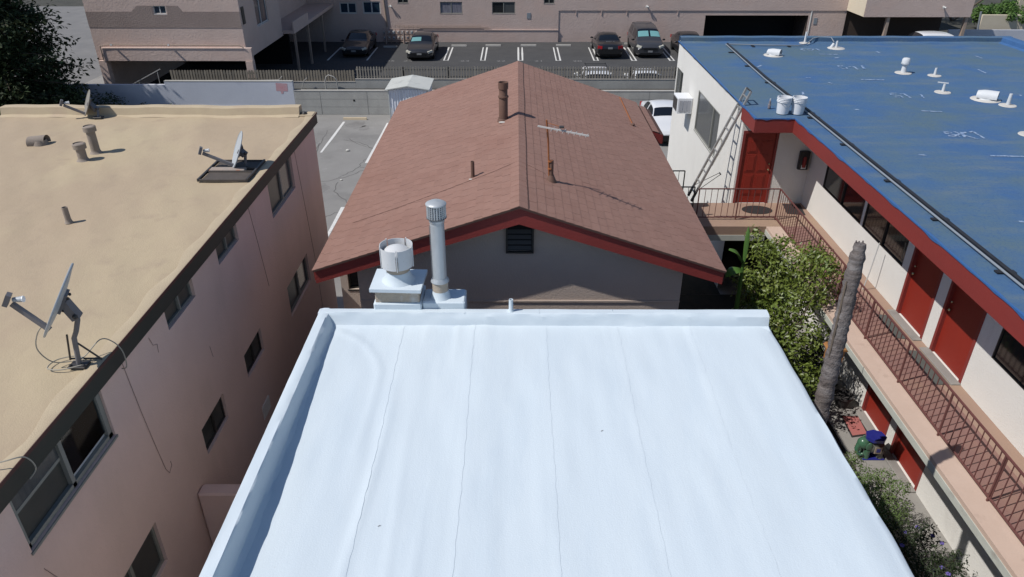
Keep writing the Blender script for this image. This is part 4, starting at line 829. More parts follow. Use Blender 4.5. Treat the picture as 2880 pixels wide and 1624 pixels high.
# wall mounted unit
ac = thing('air_conditioner', (6.0, 25.6, 3.6), 'white box air conditioner sticking out of the sunlit wall', 'air conditioner')
MB().bbox(5.62, 6.14, 25.22, 25.98, 3.72, 4.26, .015).build('case', 'plastic_white', ac)
for k in range(3): MB().box(5.68 + .14 * k, 5.79 + .14 * k, 25.205, 25.22, 3.8, 4.18).build('grille', 'ac_grille', ac)
MB().box(5.605, 5.62, 25.3, 25.92, 3.78, 4.2).build('coil', 'metal_dark', ac)
cb = thing('fire_extinguisher_cabinet', (7.95, 19.3, 3.8), 'dark wall cabinet with extinguisher beside the red landing door', 'cabinet')
MB().bbox(7.82, 8.09, 19.25, 19.368, 3.85, 4.37, .012).build('case', 'cabinet', cb); MB().lathe([(.045, 0), (.05, .02), (.05, .26), (.02, .3)], (7.955, 19.235, 3.93), 12).build('extinguisher', 'cabinet_red', cb, smooth=40); MB().box(7.89, 8.02, 19.232, 19.248, 3.88, 3.99).build('label_plate', 'light_white', cb)
# walkway, landing and bridge
MB().prism_y([(6.68, 2.64), (6.98, 2.6), (6.98, 2.5), (8.15, 2.5), (8.15, ZF), (6.68, ZF)], 2, 17.75).build('walkway_slab', 'walk_edge', rb); MB().box(4.85, 8.15, 17.752, 19.37, 2.52, ZF).build('landing_slab', 'walk_pink', rb)
MB().box(7.1, 7.78, 2, 17.752, ZF + .003, ZF + .006).build('walkway_coat', 'walk_red', rb); MB().box(7.782, 8.149, 2, 17.752, ZF + .002, ZF + .005).build('walkway_strip', 'walk_pink', rb)
MB().box(6.665, 6.679, 2, 17.75, 2.6, 2.73).build('slab_trim', 'slab_face', rb); MB().box(4.85, 6.68, 17.735, 17.75, 2.4, 2.56).build('slab_trim', 'slab_face', rb)
MB().box(2.9, 4.85, 18.3, 19.6, 2.5, 2.79).build('bridge_slab', 'walk_pink', rb)
def railing(a, c, m, gap=.15, h=.89, posts=1.5, z0=ZF, name='railing'):
    a = Vector(a); c = Vector(c); L = (c - a).length; d = (c - a).normalized()
    r = MB().bar(a + Vector((0, 0, h)), c + Vector((0, 0, h)), .032, .026).build(name, m, rb)
    MB().bar(a + Vector((0, 0, .075)), c + Vector((0, 0, .075)), .032, .022).build('bottom_rail', m, r)
    n = int(L / gap); me = None; np_ = max(1, round(L / posts))
    for i in range(n + 1):
        p = a + d * (i * L / n)
        if me is None: me = MB().box(-.0065, .0065, -.0065, .0065, .085, h - .014).mesh('baluster', m)
        inst(me, 'baluster', r, p)
    pm = MB().box(-.014, .014, -.014, .014, -.02, h - .016).mesh('post', m)
    for i in range(np_ + 1): inst(pm, 'post', r, a + d * (i * L / np_) + Vector((0, 0, .02)))
    return r
railing((7.04, 2.1, ZF), (7.04, 18.18, ZF), 'rail_rust', .148); railing((4.9, 18.2, ZF), (7.04, 18.2, ZF), 'rail_rust', .155, posts=1.1)
railing((3.0, 18.33, 2.81), (4.8, 18.33, 2.81), 'rail_black', .16, posts=.9); railing((3.0, 19.56, 2.81), (4.78, 19.56, 2.81), 'rail_black', .16, posts=.9)
MB().tube([(7.9, 14.3, 4.0), (7.86, 14.3, 3.3), (7.82, 14.32, ZF + .02)], .012, 6).build('downpipe', 'frame_white', rb)
for pts, m, lb_ in (([(7.92, 12.3), (7.68, 12.34), (7.68, 13.25), (7.92, 13.22)], 'mat_grey', 'grey doormat at the farther upper red door'), ([(7.94, 10.78), (7.7, 10.8), (7.7, 11.9), (7.94, 11.88)], 'mat_grey', 'grey doormat at the nearer upper red door')):
    o = MB().prism(pts, ZF + .008, ZF + .02).build('doormat', m, None, origin=(7.8, (pts[0][1] + pts[2][1]) / 2, ZF + .008)); tag(o, lb_, 'doormat', 'mats on the upper walkway')
o = MB().lathe([(.42, 0), (.42, .01)], (6.75, 18.86, ZF + .001), 28).build('doormat', 'mat_dark', None, origin=(6.75, 18.86, ZF)); o.scale.y = .7; tag(o, 'dark half round doormat before the landing door', 'doormat', 'mats on the upper walkway')
o = MB().prism([(7.5, 18.6), (7.98, 18.5), (8.08, 19.25), (7.6, 19.3)], ZF + .001, ZF + .014).build('doormat', 'mat_dark', None, origin=(7.8, 18.9, ZF)); tag(o, 'dark square mat below the wall cabinet', 'doormat', 'mats on the upper walkway')
pm = thing('doormat', (7.76, 12.95, .012), 'pink doormat with black border on the courtyard path', 'doormat')
MB().prism([(7.52, 12.58), (7.94, 12.66), (7.98, 13.32), (7.56, 13.34)], .014, .026).build('border', 'mat_dark', pm); MB().prism([(7.555, 12.63), (7.905, 12.7), (7.945, 13.28), (7.59, 13.3)], .028, .032).build('field', 'mat_pink', pm)
# ladder leaning on the roof edge
ld = thing('ladder', (5.1, 19.6, ZF), 'aluminium extension ladder leaning from the landing onto the blue roof', 'ladder')
f0 = Vector((5.05, 19.5, ZF)); t0 = Vector((6.28, 19.55, 5.93)); dl = t0 - f0; sp = Vector((0, .42, 0))
for s in (0, 1): MB().bar(f0 + sp * s, t0 + sp * s, .05, .07, up=(0, 1, 0)).build('side_rail', 'alu', ld)
for k in range(11):
    t = .07 + .097 * k
    if t > .99: break
    p = f0 + dl * t; MB().tube([p, p + sp], .022, 8).build('rung', 'alu', ld, smooth=40)
MB().bar(t0, t0 + sp, .03, .03).build('top_bar', 'metal_dark', ld)
for s in (0, 1):
    MB().bar(f0 + sp * s + dl * .0, f0 + sp * s + dl * .09, .05, .09, up=(0, 1, 0)).build('foot_bracket', 'metal_dark', ld)
    MB().bar(f0 + sp * s + dl * .1, Vector((5.78, 19.5, 3.62)) + sp * s * .3, .014, .014).build('stay', 'metal_dark', ld)
MB().tube([Vector((5.78, 19.5, 3.62)), Vector((5.78, 19.63, 3.62))], .02, 6).build('stay_bar', 'metal_dark', ld)
rp = [f0 + dl * .95 + sp * .5 + Vector((-.03, 0, 0)), f0 + dl * .6 + sp * .5 + Vector((.1, 0, -.1)), f0 + dl * .32 + sp * .4 + Vector((.12, 0, .0))]; MB().tube(rp, .006, 5).build('rope', 'cable', ld)
MB().tube([f0 + dl * .55 + sp, f0 + dl * .57 + sp * .5 + Vector((-.03, 0, 0)), f0 + dl * .53 + sp * .2, f0 + dl * .5], .01, 5).build('rope', 'cable', ld)
# ---------------------------------------------------------------- boundary walls and fence
def tw(mb, name, m, label, cat, origin): return tag(mb.build(name, m, None, origin=origin), label, cat)
cw = thing('concrete_wall', (-5, 38.1, 0), 'low grey concrete wall behind the rear lot', 'wall')
MB().box(-11.55, 9, 38.0, 38.2, 0, 1.24).build('wall', 'concrete_wall', cw); MB().box(-11.55, 9, 37.985, 38.215, 1.242, 1.27).build('coping', 'stop', cw)
for x in np.arange(-10.2, 9, 2.45): MB().box(x - .006, x + .006, 37.995, 38.0, .02, 1.2).build('joint', 'crack', cw)
for z in (.42, .83): MB().box(-11.5, 9, 37.996, 38.0, z - .004, z + .004).build('joint', 'concrete', cw)
MB().lathe([(.06, 0), (.05, -.01)], (-8.45, 38.0, .75), 10, axis='y').build('drain_hole', 'dark_in', cw)
bw = thing('painted_wall', (-18, 38.1, 0), 'blue grey painted block wall half in tree shade', 'wall')
MB().box(-26, -18.2, 38.0, 38.2, 0, 1.55).build('wall', 'bluegrey_wall', bw); MB().box(-18.195, -11.556, 38.0, 38.2, 0, 1.72).build('wall', 'bluegrey_wall', bw)
MB().box(-18.2, -11.556, 37.99, 38.21, 1.722, 1.75).build('coping', 'concrete_wall', bw); MB().box(-17.6, -11.556, 37.94, 37.998, .4, .47).build('base_trim', 'stop', bw)
g = MB().quad((-12.45, 37.994, 1.25), (-11.85, 37.994, 1.22), (-11.83, 37.994, 1.62), (-12.42, 37.994, 1.66)).build('paint_patch', 'red_patch', bw, label='faded red painted patch')
MB().quad((-12.2, 37.993, 1.1), (-12.1, 37.993, 1.1), (-12.08, 37.993, 1.23), (-12.22, 37.993, 1.23)).build('paint_drip', 'red_patch', bw)
aw = thing('block_wall', (0, 39.2, 0), 'second grey block wall carrying the slat fence', 'wall')
MB().box(-18.2, -8.5, 39.0, 39.2, 0, 1.46).build('wall', 'concrete_wall', aw); MB().box(-8.497, 14, 39.0, 39.2, 0, 1.6).build('wall', 'concrete_wall', aw)
MB().box(-8.5, 14, 38.985, 39.215, 1.602, 1.63).build('coping', 'concrete', aw); MB().box(-18.2, -8.5, 38.985, 39.215, 1.462, 1.49).build('coping', 'concrete', aw)
struct(MB().box(-18.2, 14, 38.2, 39.0, .0, 1.12), 'planter_strip', 'soil')
def fence(x0, x1, z0, z1, m, label, pitch=.148, wd=.122):
    t = thing('slat_fence', ((x0 + x1) / 2, 39.12, z0), label, 'fence', 'slat fences on the block wall'); me = {}
    for k in range(int((x1 - x0) / pitch)):
        h = z1 - z0 + random.choice((0, .0, .015)); key = round(h, 3)
        if key not in me:
            b = MB(); b.prism_y([(-wd / 2, 0), (wd / 2, 0), (wd / 2, h - .03), (wd / 2 - .03, h), (-wd / 2 + .03, h), (-wd / 2, h - .03)], -.012, .012); me[key] = b.mesh('slat', m)
        inst(me[key], 'slat', t, (x0 + k * pitch + pitch / 2, 39.12, z0), (0, random.gauss(0, .012), random.gauss(0, .02)))
    for z in (z0 + .12, z1 - .16): MB().box(x0, x1, 39.135, 39.165, z - .03, z + .03).build('rail', m, t)
    for x in np.arange(x0 + .1, x1, 2.4): MB().box(x - .04, x + .04, 39.166, 39.23, z0 - .3, z1 - .02).build('post', 'metal_dark', t)
fence(-18.3, -8.5, 1.47, 2.05, 'fence_slat', 'brown slat fence left of the metal shed, the lower run', wd=.108)
fence(-8.45, 9.0, 1.6, 2.24, 'fence_slat_grey', 'grey brown slat fence on the block wall behind the shingle roof', wd=.075)
hp = thing('metal_hoop', (-10.3, 38.8, 1.1), 'white bent metal hoop against the brown slat fence', 'hoop')
MB().tube([(-10.05, 38.8, 1.1), (-10.05, 38.8, 1.6), (-9.98, 38.8, 1.78), (-9.85, 38.8, 1.88), (-9.6, 38.8, 1.8), (-9.45, 38.8, 1.65), (-9.42, 38.8, 1.1)], .03, 6).build('pipe', 'stop', hp, smooth=50)
hr = thing('handrail', (-12.5, 38.8, 1.1), 'pale bent pipe handrail low against the brown slat fence', 'handrail')
MB().tube([(-13.6, 38.85, 1.1), (-13.5, 38.85, 1.58), (-12.5, 38.85, 1.6), (-12.3, 38.85, 1.8)], .025, 6).build('pipe', 'stop', hr, smooth=50); MB().tube([(-11.35, 38.85, 1.1), (-11.2, 38.85, 1.55), (-11.0, 38.85, 1.72)], .02, 6).build('pipe', 'stop', hr)
# metal shed
sh = thing('metal_shed', (-5.25, 36.6, 0), 'ribbed white metal shed with shallow gable roof', 'shed')
def ribbed(y, x0, x1, z0, z1, n):
    b = MB(); xs = np.linspace(x0, x1, n * 4 + 1); pr = [0, .025, .025, 0]
    v = [(x, y - pr[i % 4], z) for z in (z0, z1) for i, x in enumerate(xs)]; m = len(xs)
    return b.add(v, [(i, i + 1, m + i + 1, m + i) for i in range(m - 1)])
x0, x1, ya, yb = -6.2, -4.3, 35.5, 37.6
MB().box(x0, x1, ya + .05, yb, 0, 1.95).build('wall', 'shed_metal', sh)
ribbed(ya + .045, x0, -5.55, .1, 1.93, 5).build('door', 'shed_metal', sh); ribbed(ya + .03, -5.52, x1, .1, 1.93, 9).build('door', 'shed_metal', sh)
MB().prism_y([(x0, 1.95), (x1, 1.95), ((x0 + x1) / 2, 2.12)], ya + .06, yb).build('gable', 'shed_metal', sh)
xm = (x0 + x1) / 2
for s in (-1, 1):
    xe = x0 - .14 if s < 0 else x1 + .12
    MB().prism_y([(xe, 1.93), (xm, 2.12), (xm, 2.155), (xe, 1.97)] if s < 0 else [(xm, 2.12), (xe, 1.93), (xe, 1.97), (xm, 2.155)], ya - .12, yb + .1).build('roof_panel', 'shed_roof', sh)
MB().add([(-5.35, ya, 1.5), (-5.1, ya - .03, 1.62), (-5.05, ya, 1.4), (-5.15, ya - .05, 1.3), (-5.3, ya - .02, 1.35)], [(0, 4, 3, 2, 1)]).build('torn_sheet', 'frame_white', sh)
for x in (x0 - .02, x1 - .02): MB().box(x, x + .05, ya + .0, ya + .06, 0, 1.95).build('corner_post', 'shed_roof', sh)
tag(MB().bar((-5.98, 35.2, 0), (-6.1, 35.42, 1.1), .1, .03).build('board', 'frame_white', None, origin=(-6, 35.3, 0)), 'white board propped against the front of the metal shed', 'board')

# ---------------------------------------------------------------- far apartment building
fb = thing('apartment_building', (5, 60, 0), 'long taupe stucco apartment building behind the far parking lot', 'building')
YB = 57.6
FW = [(-13.15, -11.9, 2.05, 2.82), (-11.42, -10.1, 2.05, 2.9), (-8.79, -8.0, 2.78, 3.6), (-5.65, -4.0, 2.05, 2.87), (-1.78, -.06, 2.05, 2.87), (2.07, 2.86, 2.75, 3.5), (6.5, 8.2, 3.6, 4.6)]
b = MB(); wall(b, 'Y', YB, -1, -22, 3.2, .0, 6.6, FW, .1); b.quad((3.2, YB, 0), (3.2, YB + .25, 0), (3.2, YB + .25, 6.6), (3.2, YB, 6.6))
wall(b, 'Y', YB + .0, -1, 3.2, 32.2, 2.27, 6.6, FW[6:], .1); wall(b, 'Y', YB + .05, -1, 3.2, 14.2, 0, 2.3); wall(b, 'Y', YB + .05, -1, 21.9, 24.7, 0, 2.3); wall(b, 'Y', YB + .05, -1, 14.2, 21.9, 1.93, 2.3)
b.quad((3.2, YB, 2.27), (32.2, YB, 2.27), (32.2, YB + .05, 2.27), (3.2, YB + .05, 2.27))
wall(b, 'X', 14.2, 1, YB + .05, YB + 4, 0, 2.3); b.box(-22, 32.2, YB + 4, YB + 12, 0, 6.5)
b.build('wall', 'stucco_far', fb)
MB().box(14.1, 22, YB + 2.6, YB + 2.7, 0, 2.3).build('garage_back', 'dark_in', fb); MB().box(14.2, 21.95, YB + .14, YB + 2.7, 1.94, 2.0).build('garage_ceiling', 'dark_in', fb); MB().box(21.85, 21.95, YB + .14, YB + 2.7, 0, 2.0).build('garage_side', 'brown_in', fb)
MB().box(-10.0, 3.2, YB - .05, YB - .003, 0, .86).build('plinth', 'stucco_far', fb); MB().box(-7, 3.2, YB - .09, YB - .003, .863, .9).build('ledge', 'stucco_far', fb)
for i, wv_ in enumerate(FW):
    window(fb, 'Y', YB, -1, *wv_, frame='frame_white' if i in (0, 1) else 'frame_alu', pane=('pane_teal' if i < 2 else ('curtain' if i == 3 else 'pane')), pane2='pane_teal' if i in (0, 1) else ('pane_grey' if i == 4 else None), fw=.075 if i < 2 else .05, depth=.08)
MB().box(.82, 1.1, YB - .03, YB - .002, 1.7, 2.1).build('meter_box', 'conduit_grey', fb)
def flood(x, z, y=YB):
    o = MB().lathe([(.06, 0), (.06, .04)], (x, y - .04, z), 10, axis='y').build('floodlight', 'light_white', fb)
    for s in (-1, 1): MB().tube([(x, y - .04, z), (x + .1 * s, y - .2, z - .06)], [.03, .06], 8).build('lamp_head', 'light_white', o, smooth=40)
flood(-9.35, 2.6); flood(9.75, 2.6)
MB().tube([(-9.85, YB - .05, 3.6), (-9.7, YB - .05, 1.1)], .06, 8).build('downpipe', 'wood_beam', fb)
for x in (4.5, 6.4, 8.3, 10.1, 12.1): MB().box(x - .02, x + .02, YB - .0, YB + .05, 1.95, 2.27).build('bracket', 'stucco_far', fb)
for z, xa, xb in ((1.2, -9.0, -2.6), (1.1, -8.4, -2.1), (1.02, -7.6, -1.9)): MB().tube([(xa, YB - .08, z), (xb, YB - .08, z)], .025, 6).build('wall_pipe', 'pipe_pink', fb)
# projecting storey over the right carport
MB().box(24.65, 32.2, 54.6, YB - .01, 2.3, 6.5).build('upper_storey', 'stucco_far', fb)
MB().quad((24.64, 54.62, 2.31), (24.64, YB - .02, 2.31), (24.64, YB - .02, 6.5), (24.64, 54.62, 6.5)).build('cream_return', 'stucco_cream', fb)
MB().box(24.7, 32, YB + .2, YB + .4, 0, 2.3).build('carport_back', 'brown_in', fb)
for x in (26.4, 31.95): MB().box(x, x + .2, 54.7, 54.95, 0, 2.3).build('post', 'wood_beam', fb)
flood(30.1, 3.0, 54.6)
MB().tube([(22.1, YB + .05, 2.3), (22.1, YB + .05, .4)], .05, 8).build('drain_pipe', 'frame_white', fb); MB().box(21.95, 22.3, YB - .05, YB + .1, .3, .45).build('valve', 'cabinet_red', fb); MB().box(22.35, 22.6, YB + .02, YB + .11, 1.3, 1.75).build('meter_box', 'conduit_grey', fb)
# gas meters
gm = thing('gas_meter_bank', (-8.7, 57.2, 0), 'bank of pink and grey gas meters and pipes by the far wall', 'gas meters')
for z in (.2, .62, 1.02): MB().tube([(-10.0, 57.15, z), (-7.2, 57.15, z)], .03, 6).build('manifold', 'pipe_pink', gm)
for k in range(8):
    x = -9.85 + k * .34
    for z in (.42, .82):
        o = MB().bbox(x - .09, x + .09, 57.0, 57.14, z - .13, z + .08, .02).build('meter', 'pipe_pink' if k % 2 else 'conduit_grey', gm); MB().lathe([(.06, 0), (.05, -.02)], (x, 57.0, z + .02), 10, axis='y').build('dial', 'frame_white', o)
    MB().tube([(x + .12, 57.16, 0), (x + .12, 57.16, 1.3)], .016, 6).build('riser', 'pipe_pink', gm)
for x in (-9.75, -8.4): MB().tube([(x, 56.85, 0), (x, 56.85, .95)], .06, 8).build('bollard', 'pipe_pink', gm)
# left wing over its carport
lw = thing('apartment_wing', (-18, 44, 0), 'nearer taupe apartment wing raised over a dark carport, left of the lot', 'building')
b = MB(); wall(b, 'Y', 39.8, -1, -22.3, -14.3, 2.45, 6.8, [(-18.75, -18.1, 4.75, 5.15)], .1)
WS = [(39.3 + .9, 41.0, 4.25, 5.05), (42.2, 44.3, 3.72, 5.5)]
wall(b, 'X', -14.3, 1, 39.8, 46.6, 2.45, 6.8, [(42.2, 44.3, 3.72, 5.4)], .1)
wall(b, 'X', -22.3, -1, 39.8, 57, 0, 6.8); b.quad((-22.3, 39.8, 2.45), (-14.3, 39.8, 2.45), (-14.3, 57.5, 2.45), (-22.3, 57.5, 2.45)); b.box(-22.4, -13.7, 39.7, 57.58, 6.81, 6.95); b.box(-22.3, -15.6, 46.6, 57.58, 2.46, 6.8)
b.build('wall', 'stucco_far', lw)
window(lw, 'Y', 39.8, -1, -18.75, -18.1, 4.75, 5.15, frame='frame_white', pane='pane_teal', fw=.04)
window(lw, 'X', -14.3, 1, 42.2, 44.3, 3.72, 5.4, frame='frame_white', pane='pane_teal', fw=.06, split=(.45,))
MB().prism_y([(-22.3, 4.08), (-14.31, 4.06), (-14.31, 4.87), (-17.24, 4.87), (-17.45, 5.16), (-18.05, 5.16), (-18.05, 4.72), (-18.8, 4.72), (-18.8, 5.16), (-19.55, 5.16), (-19.9, 4.87), (-22.3, 4.87)], 39.785, 39.797).build('dark_band', 'stucco_far_band', lw)
MB().box(-21.9, -13.95, 39.55, 39.79, 2.43, 3.08).build('beam', 'stucco_far', lw); MB().box(-14.33, -13.97, 39.5, 39.9, 0, 2.42).build('column', 'stucco_far', lw); MB().box(-22.2, -21.8, 39.6, 40, 0, 2.42).build('column', 'stucco_far', lw)
MB().tube([(-21.85, 39.5, 2.5), (-21.85, 39.5, 3.22), (-21.4, 39.5, 3.27), (-14.5, 39.5, 3.24), (-14.3, 39.5, 3.12)], .03, 6).build('conduit', 'wood_beam', lw)
for x in (-21.2, -18.2): MB().tube([(x, 39.5, 3.25), (x + .05, 39.3, 3.3)], .05, 8).build('floodlight', 'light_white', lw)
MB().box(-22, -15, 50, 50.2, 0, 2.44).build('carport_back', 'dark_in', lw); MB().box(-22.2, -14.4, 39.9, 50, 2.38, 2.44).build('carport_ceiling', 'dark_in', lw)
MB().box(-15.6, -13.6, 46.6, 57.5, 2.55, 2.75).build('balcony_slab', 'stucco_far', lw); MB().box(-13.68, -13.6, 46.6, 50.2, 2.75, 3.25).build('balcony_parapet', 'stucco_far', lw)
for y in (46.9, 50.1, 54.0): MB().box(-13.75, -13.62, y - .06, y + .06, 0, 2.55).build('post', 'wood_beam', lw)
MB().box(-14.295, -14.25, 40.0, 40.35, 4.2, 5.05).build('vent_panel', 'frame_dark', lw)
rp_ = thing('ramp_rail', (-19.5, 39.3, 0), 'pale diagonal handrail under the left carport beam', 'handrail'); MB().bar((-21.3, 39.4, .9), (-18.9, 39.4, 2.05), .05, .05).build('rail', 'stop', rp_)
for x in (-21.2, -20.2, -19.1): MB().bar((x, 39.4, 0), (x, 39.4, .95 + (x + 21.2) * .48), .03).build('post', 'stop', rp_)
# far right: yard walls
tw(MB().box(33, 46, 58.2, 58.4, 0, .8), 'low_wall', 'bluegrey_wall', 'pale low wall beyond the blue roof corner', 'wall', (38, 55.3, 0))
tw(MB().box(37.3, 52, 61.6, 61.9, 0, 1.35), 'garden_wall', 'stucco_cream', 'cream garden wall below the hedge at the far right', 'wall', (43, 61.7, 0))
tw(MB().tube([(36.3, 60, 0), (36.1, 60, 1.85)], .08, 8), 'post', 'conduit_grey', 'grey steel post beside the taupe building at far right', 'post', (36.3, 60, 0))
tw(MB().box(44, 47, 68, 68.4, 0, 4.2), 'outbuilding', 'stucco_cream', 'pale outbuilding wall above the hedge at the top right', 'building', (45, 68, 0))

# ---------------------------------------------------------------- vehicles
def resample(A, n):
    A = np.asarray(A, float); t = np.linspace(0, len(A) - 1, n); i = np.minimum(t.astype(int), len(A) - 2); f = (t - i)[:, None]
    return A[i] * (1 - f) + A[i + 1] * f
def car(loc, rz_, L, W, st, paint, label, group=None, front=True, shade=None, rack=False, plate=True, van=False):
    """st: stations (y from front 0..1, z_low, z_side, z_top, half_top); front of the car points to local -Y"""
    t = thing('parked_car', loc, label, 'car', group, local=True, rz=rz_)
    w2 = W / 2; rows = []
    for y, zl, zs, zt, ht, ws in st:
        hw = w2 * ws
        rows.append([(hw * .86, zl), (hw * .97, zl + .08), (hw, zl + .3), (hw * .985, (zl + zs) / 2 + .16), (hw * .955, zs), (hw * ht + (hw * .955 - hw * ht) * .12, zt - (zt - zs) * .12), (hw * ht * .9, zt - .012), (hw * ht * .5, zt + .012), (0, zt + .02)])
    A = np.array(rows)                      # (stations, 9, 2)
    nu = 4
    U = (len(st) - 1) * nu + 1
    ys = np.interp(np.linspace(0, len(st) - 1, U), np.arange(len(st)), [s[0] for s in st]) * L - L / 2
    S = np.stack([np.stack([np.interp(np.linspace(0, len(st) - 1, U), np.arange(len(st)), A[:, k, c]) for c in (0, 1)], -1) for k in range(9)], 1)
    for _ in range(2):                      # soften the section changes
        S[1:-1] = (S[:-2] + 2 * S[1:-1] + S[2:]) / 4
    V = np.stack([resample(S[i], 25) for i in range(U)], 0)
    for _ in range(2): V[:, 1:-1] = (V[:, :-2] + 2 * V[:, 1:-1] + V[:, 2:]) / 4
    def surf(i0, i1, k0, k1, off=0., side=1):
        P = np.zeros((U, 25, 3)); P[..., 0] = V[..., 0]; P[..., 1] = ys[:, None]; P[..., 2] = V[..., 1]
        if off:
            du = np.gradient(P, axis=0); dv = np.gradient(P, axis=1); nn = np.cross(dv, du); nn /= np.linalg.norm(nn, axis=-1, keepdims=True) + 1e-9
            ctr = P - np.array([0, 0, .7]); sg = np.sign((nn * ctr).sum(-1, keepdims=True)); P = P + nn * sg * off
        Q = P[i0:i1 + 1, k0:k1 + 1].copy(); Q[..., 0] *= side; return Q
    b = MB()
    for s in (1, -1):
        q = surf(0, U - 1, 0, 24, 0, s); b.grid(q if s > 0 else q[:, ::-1])
    for i in (0, U - 1):
        ring_ = [tuple((V[i, k, 0], ys[i], V[i, k, 1])) for k in range(25)] + [tuple((-V[i, k, 0], ys[i], V[i, k, 1])) for k in range(23, -1, -1)]; b.add(ring_, [tuple(range(len(ring_)))])
    b.build('body', paint, t, smooth=35)
    MB().box(-w2 * .8, w2 * .8, -L / 2 + .25, L / 2 - .25, .16, .32).build('underbody', 'car_trim', t)
    idx = {n_: i for i, n_ in enumerate([s_[6] for s_ in SN])} if False else None
    ws0, ws1, rw1, rw0 = [int(k * nu) for k in car.ix]     # windscreen base/top, rear window top/base stations
    def both(i0, i1, k0, k1, name, m, off=.008):
        q1 = surf(i0, i1, k0, k1, off, 1); q2 = surf(i0, i1, k0, k1, off, -1)[:, ::-1]; q = np.concatenate([q1, q2[:, 1:] if k1 == 24 else q2], 1) if k1 == 24 else None
        return MB().grid(q).build(name, m, t, smooth=60)
    both(ws0 + 1, ws1 - 0, 16, 24, 'windscreen', 'car_glass'); both(rw1, rw0 - 1, 16, 24, 'rear_window', 'car_glass')
    mid = (ws1 + rw1) // 2
    for s in (1, -1):
        for i0, i1 in ((ws0 + 2, mid), (mid + 1, rw0 - 2)):
            q = surf(i0, i1, 12, 15, .008, s); q = q if s > 0 else q[:, ::-1]; MB().grid(q).build('side_window', 'car_glass', t, smooth=60)
    if shade:
        i0, i1 = ws0 + 1, ws1 - 1
        for xa, xb in shade:
            q = surf(i0, i1, 15, 24, .014, 1); full = np.concatenate([q, (surf(i0, i1, 15, 24, .014, -1)[:, ::-1])[:, 1:]], 1); c0, c1 = int(xa * (full.shape[1] - 1)), int(xb * (full.shape[1] - 1)); MB().grid(full[:, c0:c1 + 1]).build('sunshade', 'sunshade', t, smooth=60)
    wr = .33 if not van else .34
    for yy in (-L * .31, L * .29):
        for s in (-1, 1):
            o = MB().lathe([(wr * .6, -.1), (wr * .93, -.1), (wr, -.06), (wr, .06), (wr * .93, .1), (wr * .6, .1)], (s * (w2 - .1), yy, wr), 22, axis='x').build('wheel', 'tyre', t, smooth=40)
            MB().lathe([(.05, s * .0), (wr * .62, s * .085), (wr * .6, s * .1), (.08, s * .095), (0, s * .1)], (s * (w2 - .1), yy, wr), 18, axis='x').build('rim', 'rim', o, smooth=30)
    zf = st[1][3]; zr = st[-2][3]
    for s in (-1, 1):
        MB().bar((s * w2 * .62, -L / 2 + .03, zf - .13), (s * w2 * .93, -L / 2 + .2, zf - .06), .17, .13).build('headlight', 'lamp_clear', t)
        MB().bar((s * w2 * .6, L / 2 - .035, zr - .14), (s * w2 * .94, L / 2 - .12, zr - .12), .12, .2).build('tail_light', 'lamp_red', t)
        mz = st[car.ix[0]][2] + .06; my = ys[ws0] + .28
        MB().sphere((s * (w2 + .1), my, mz), .09, 8, 6, (1.2, .55, .75)).build('mirror', paint if paint != 'car_grey' else 'car_trim', t, smooth=60)
        for hy in (.02, .2): MB().box(s * (w2 + .004) - .008, s * (w2 + .004) + .008, hy * L + .1, hy * L + .26, .78, .805).build('door_handle', paint, t)
    MB().bar((-w2 * .5, -L / 2 - .0, zf - .25), (w2 * .5, -L / 2 - .0, zf - .25), .06, .14).build('grille', 'car_trim', t)
    MB().bar((-w2 * .7, -L / 2 - .0, .32), (w2 * .7, -L / 2 - .0, .32), .05, .12).build('lower_grille', 'car_trim', t)
    if plate:
        MB().box(-.16, .16, -L / 2 - .04, -L / 2 - .03, .42, .54).build('number_plate', 'plate', t); MB().box(-.16, .16, L / 2 + .01, L / 2 + .02, .7, .82).build('number_plate', 'plate', t)
    if rack:
        zt = max(q[3] for q in st) + .03
        for s in (-1, 1): MB().tube([(s * w2 * .62, -L * .12, zt), (s * w2 * .62, -L * .1, zt + .08), (s * w2 * .62, L * .3, zt + .08), (s * w2 * .62, L * .33, zt)], .018, 6).build('roof_rail', 'car_trim', t)
        for yy in (-.02, .1, .22): MB().tube([(-w2 * .62, yy * L, zt + .1), (w2 * .62, yy * L, zt + .1)], .02, 6).build('cross_bar', 'car_trim', t)
    return t
SEDAN = [(0, .3, .5, .56, .8, .86), (.03, .2, .62, .7, .84, .95), (.12, .18, .7, .8, .86, 1), (.27, .18, .84, .93, .85, 1), (.40, .18, .92, 1.36, .66, 1), (.55, .18, .93, 1.43, .68, 1), (.68, .18, .94, 1.38, .68, 1), (.82, .19, .96, 1.03, .82, 1), (.93, .22, .93, 1.0, .84, .97), (.985, .25, .85, .93, .84, .93), (1, .36, .62, .72, .82, .88)]
SUV = [(0, .35, .6, .68, .8, .88), (.03, .24, .74, .85, .84, .95), (.12, .22, .86, .97, .86, 1), (.23, .22, .95, 1.04, .86, 1), (.36, .22, 1.0, 1.55, .72, 1), (.55, .22, 1.0, 1.63, .74, 1), (.84, .22, 1.02, 1.6, .73, 1), (.955, .24, 1.0, 1.12, .84, .97), (.975, .26, .9, 1.0, .86, .95), (.99, .3, .8, .9, .86, .93), (1, .4, .7, .75, .84, .9)]
VAN = [(0, .3, .62, .72, .8, .86), (.03, .2, .78, .88, .84, .95), (.1, .18, .92, 1.0, .86, 1), (.17, .18, 1.0, 1.1, .86, 1), (.36, .18, 1.02, 1.7, .72, 1), (.55, .18, 1.02, 1.78, .75, 1), (.88, .19, 1.03, 1.74, .74, 1), (.965, .22, 1.0, 1.15, .84, .97), (.98, .25, .9, 1.0, .86, .95), (.99, .3, .8, .9, .86, .93), (1, .4, .7, .75, .84, .9)]
car.ix = (3, 4, 6, 7)
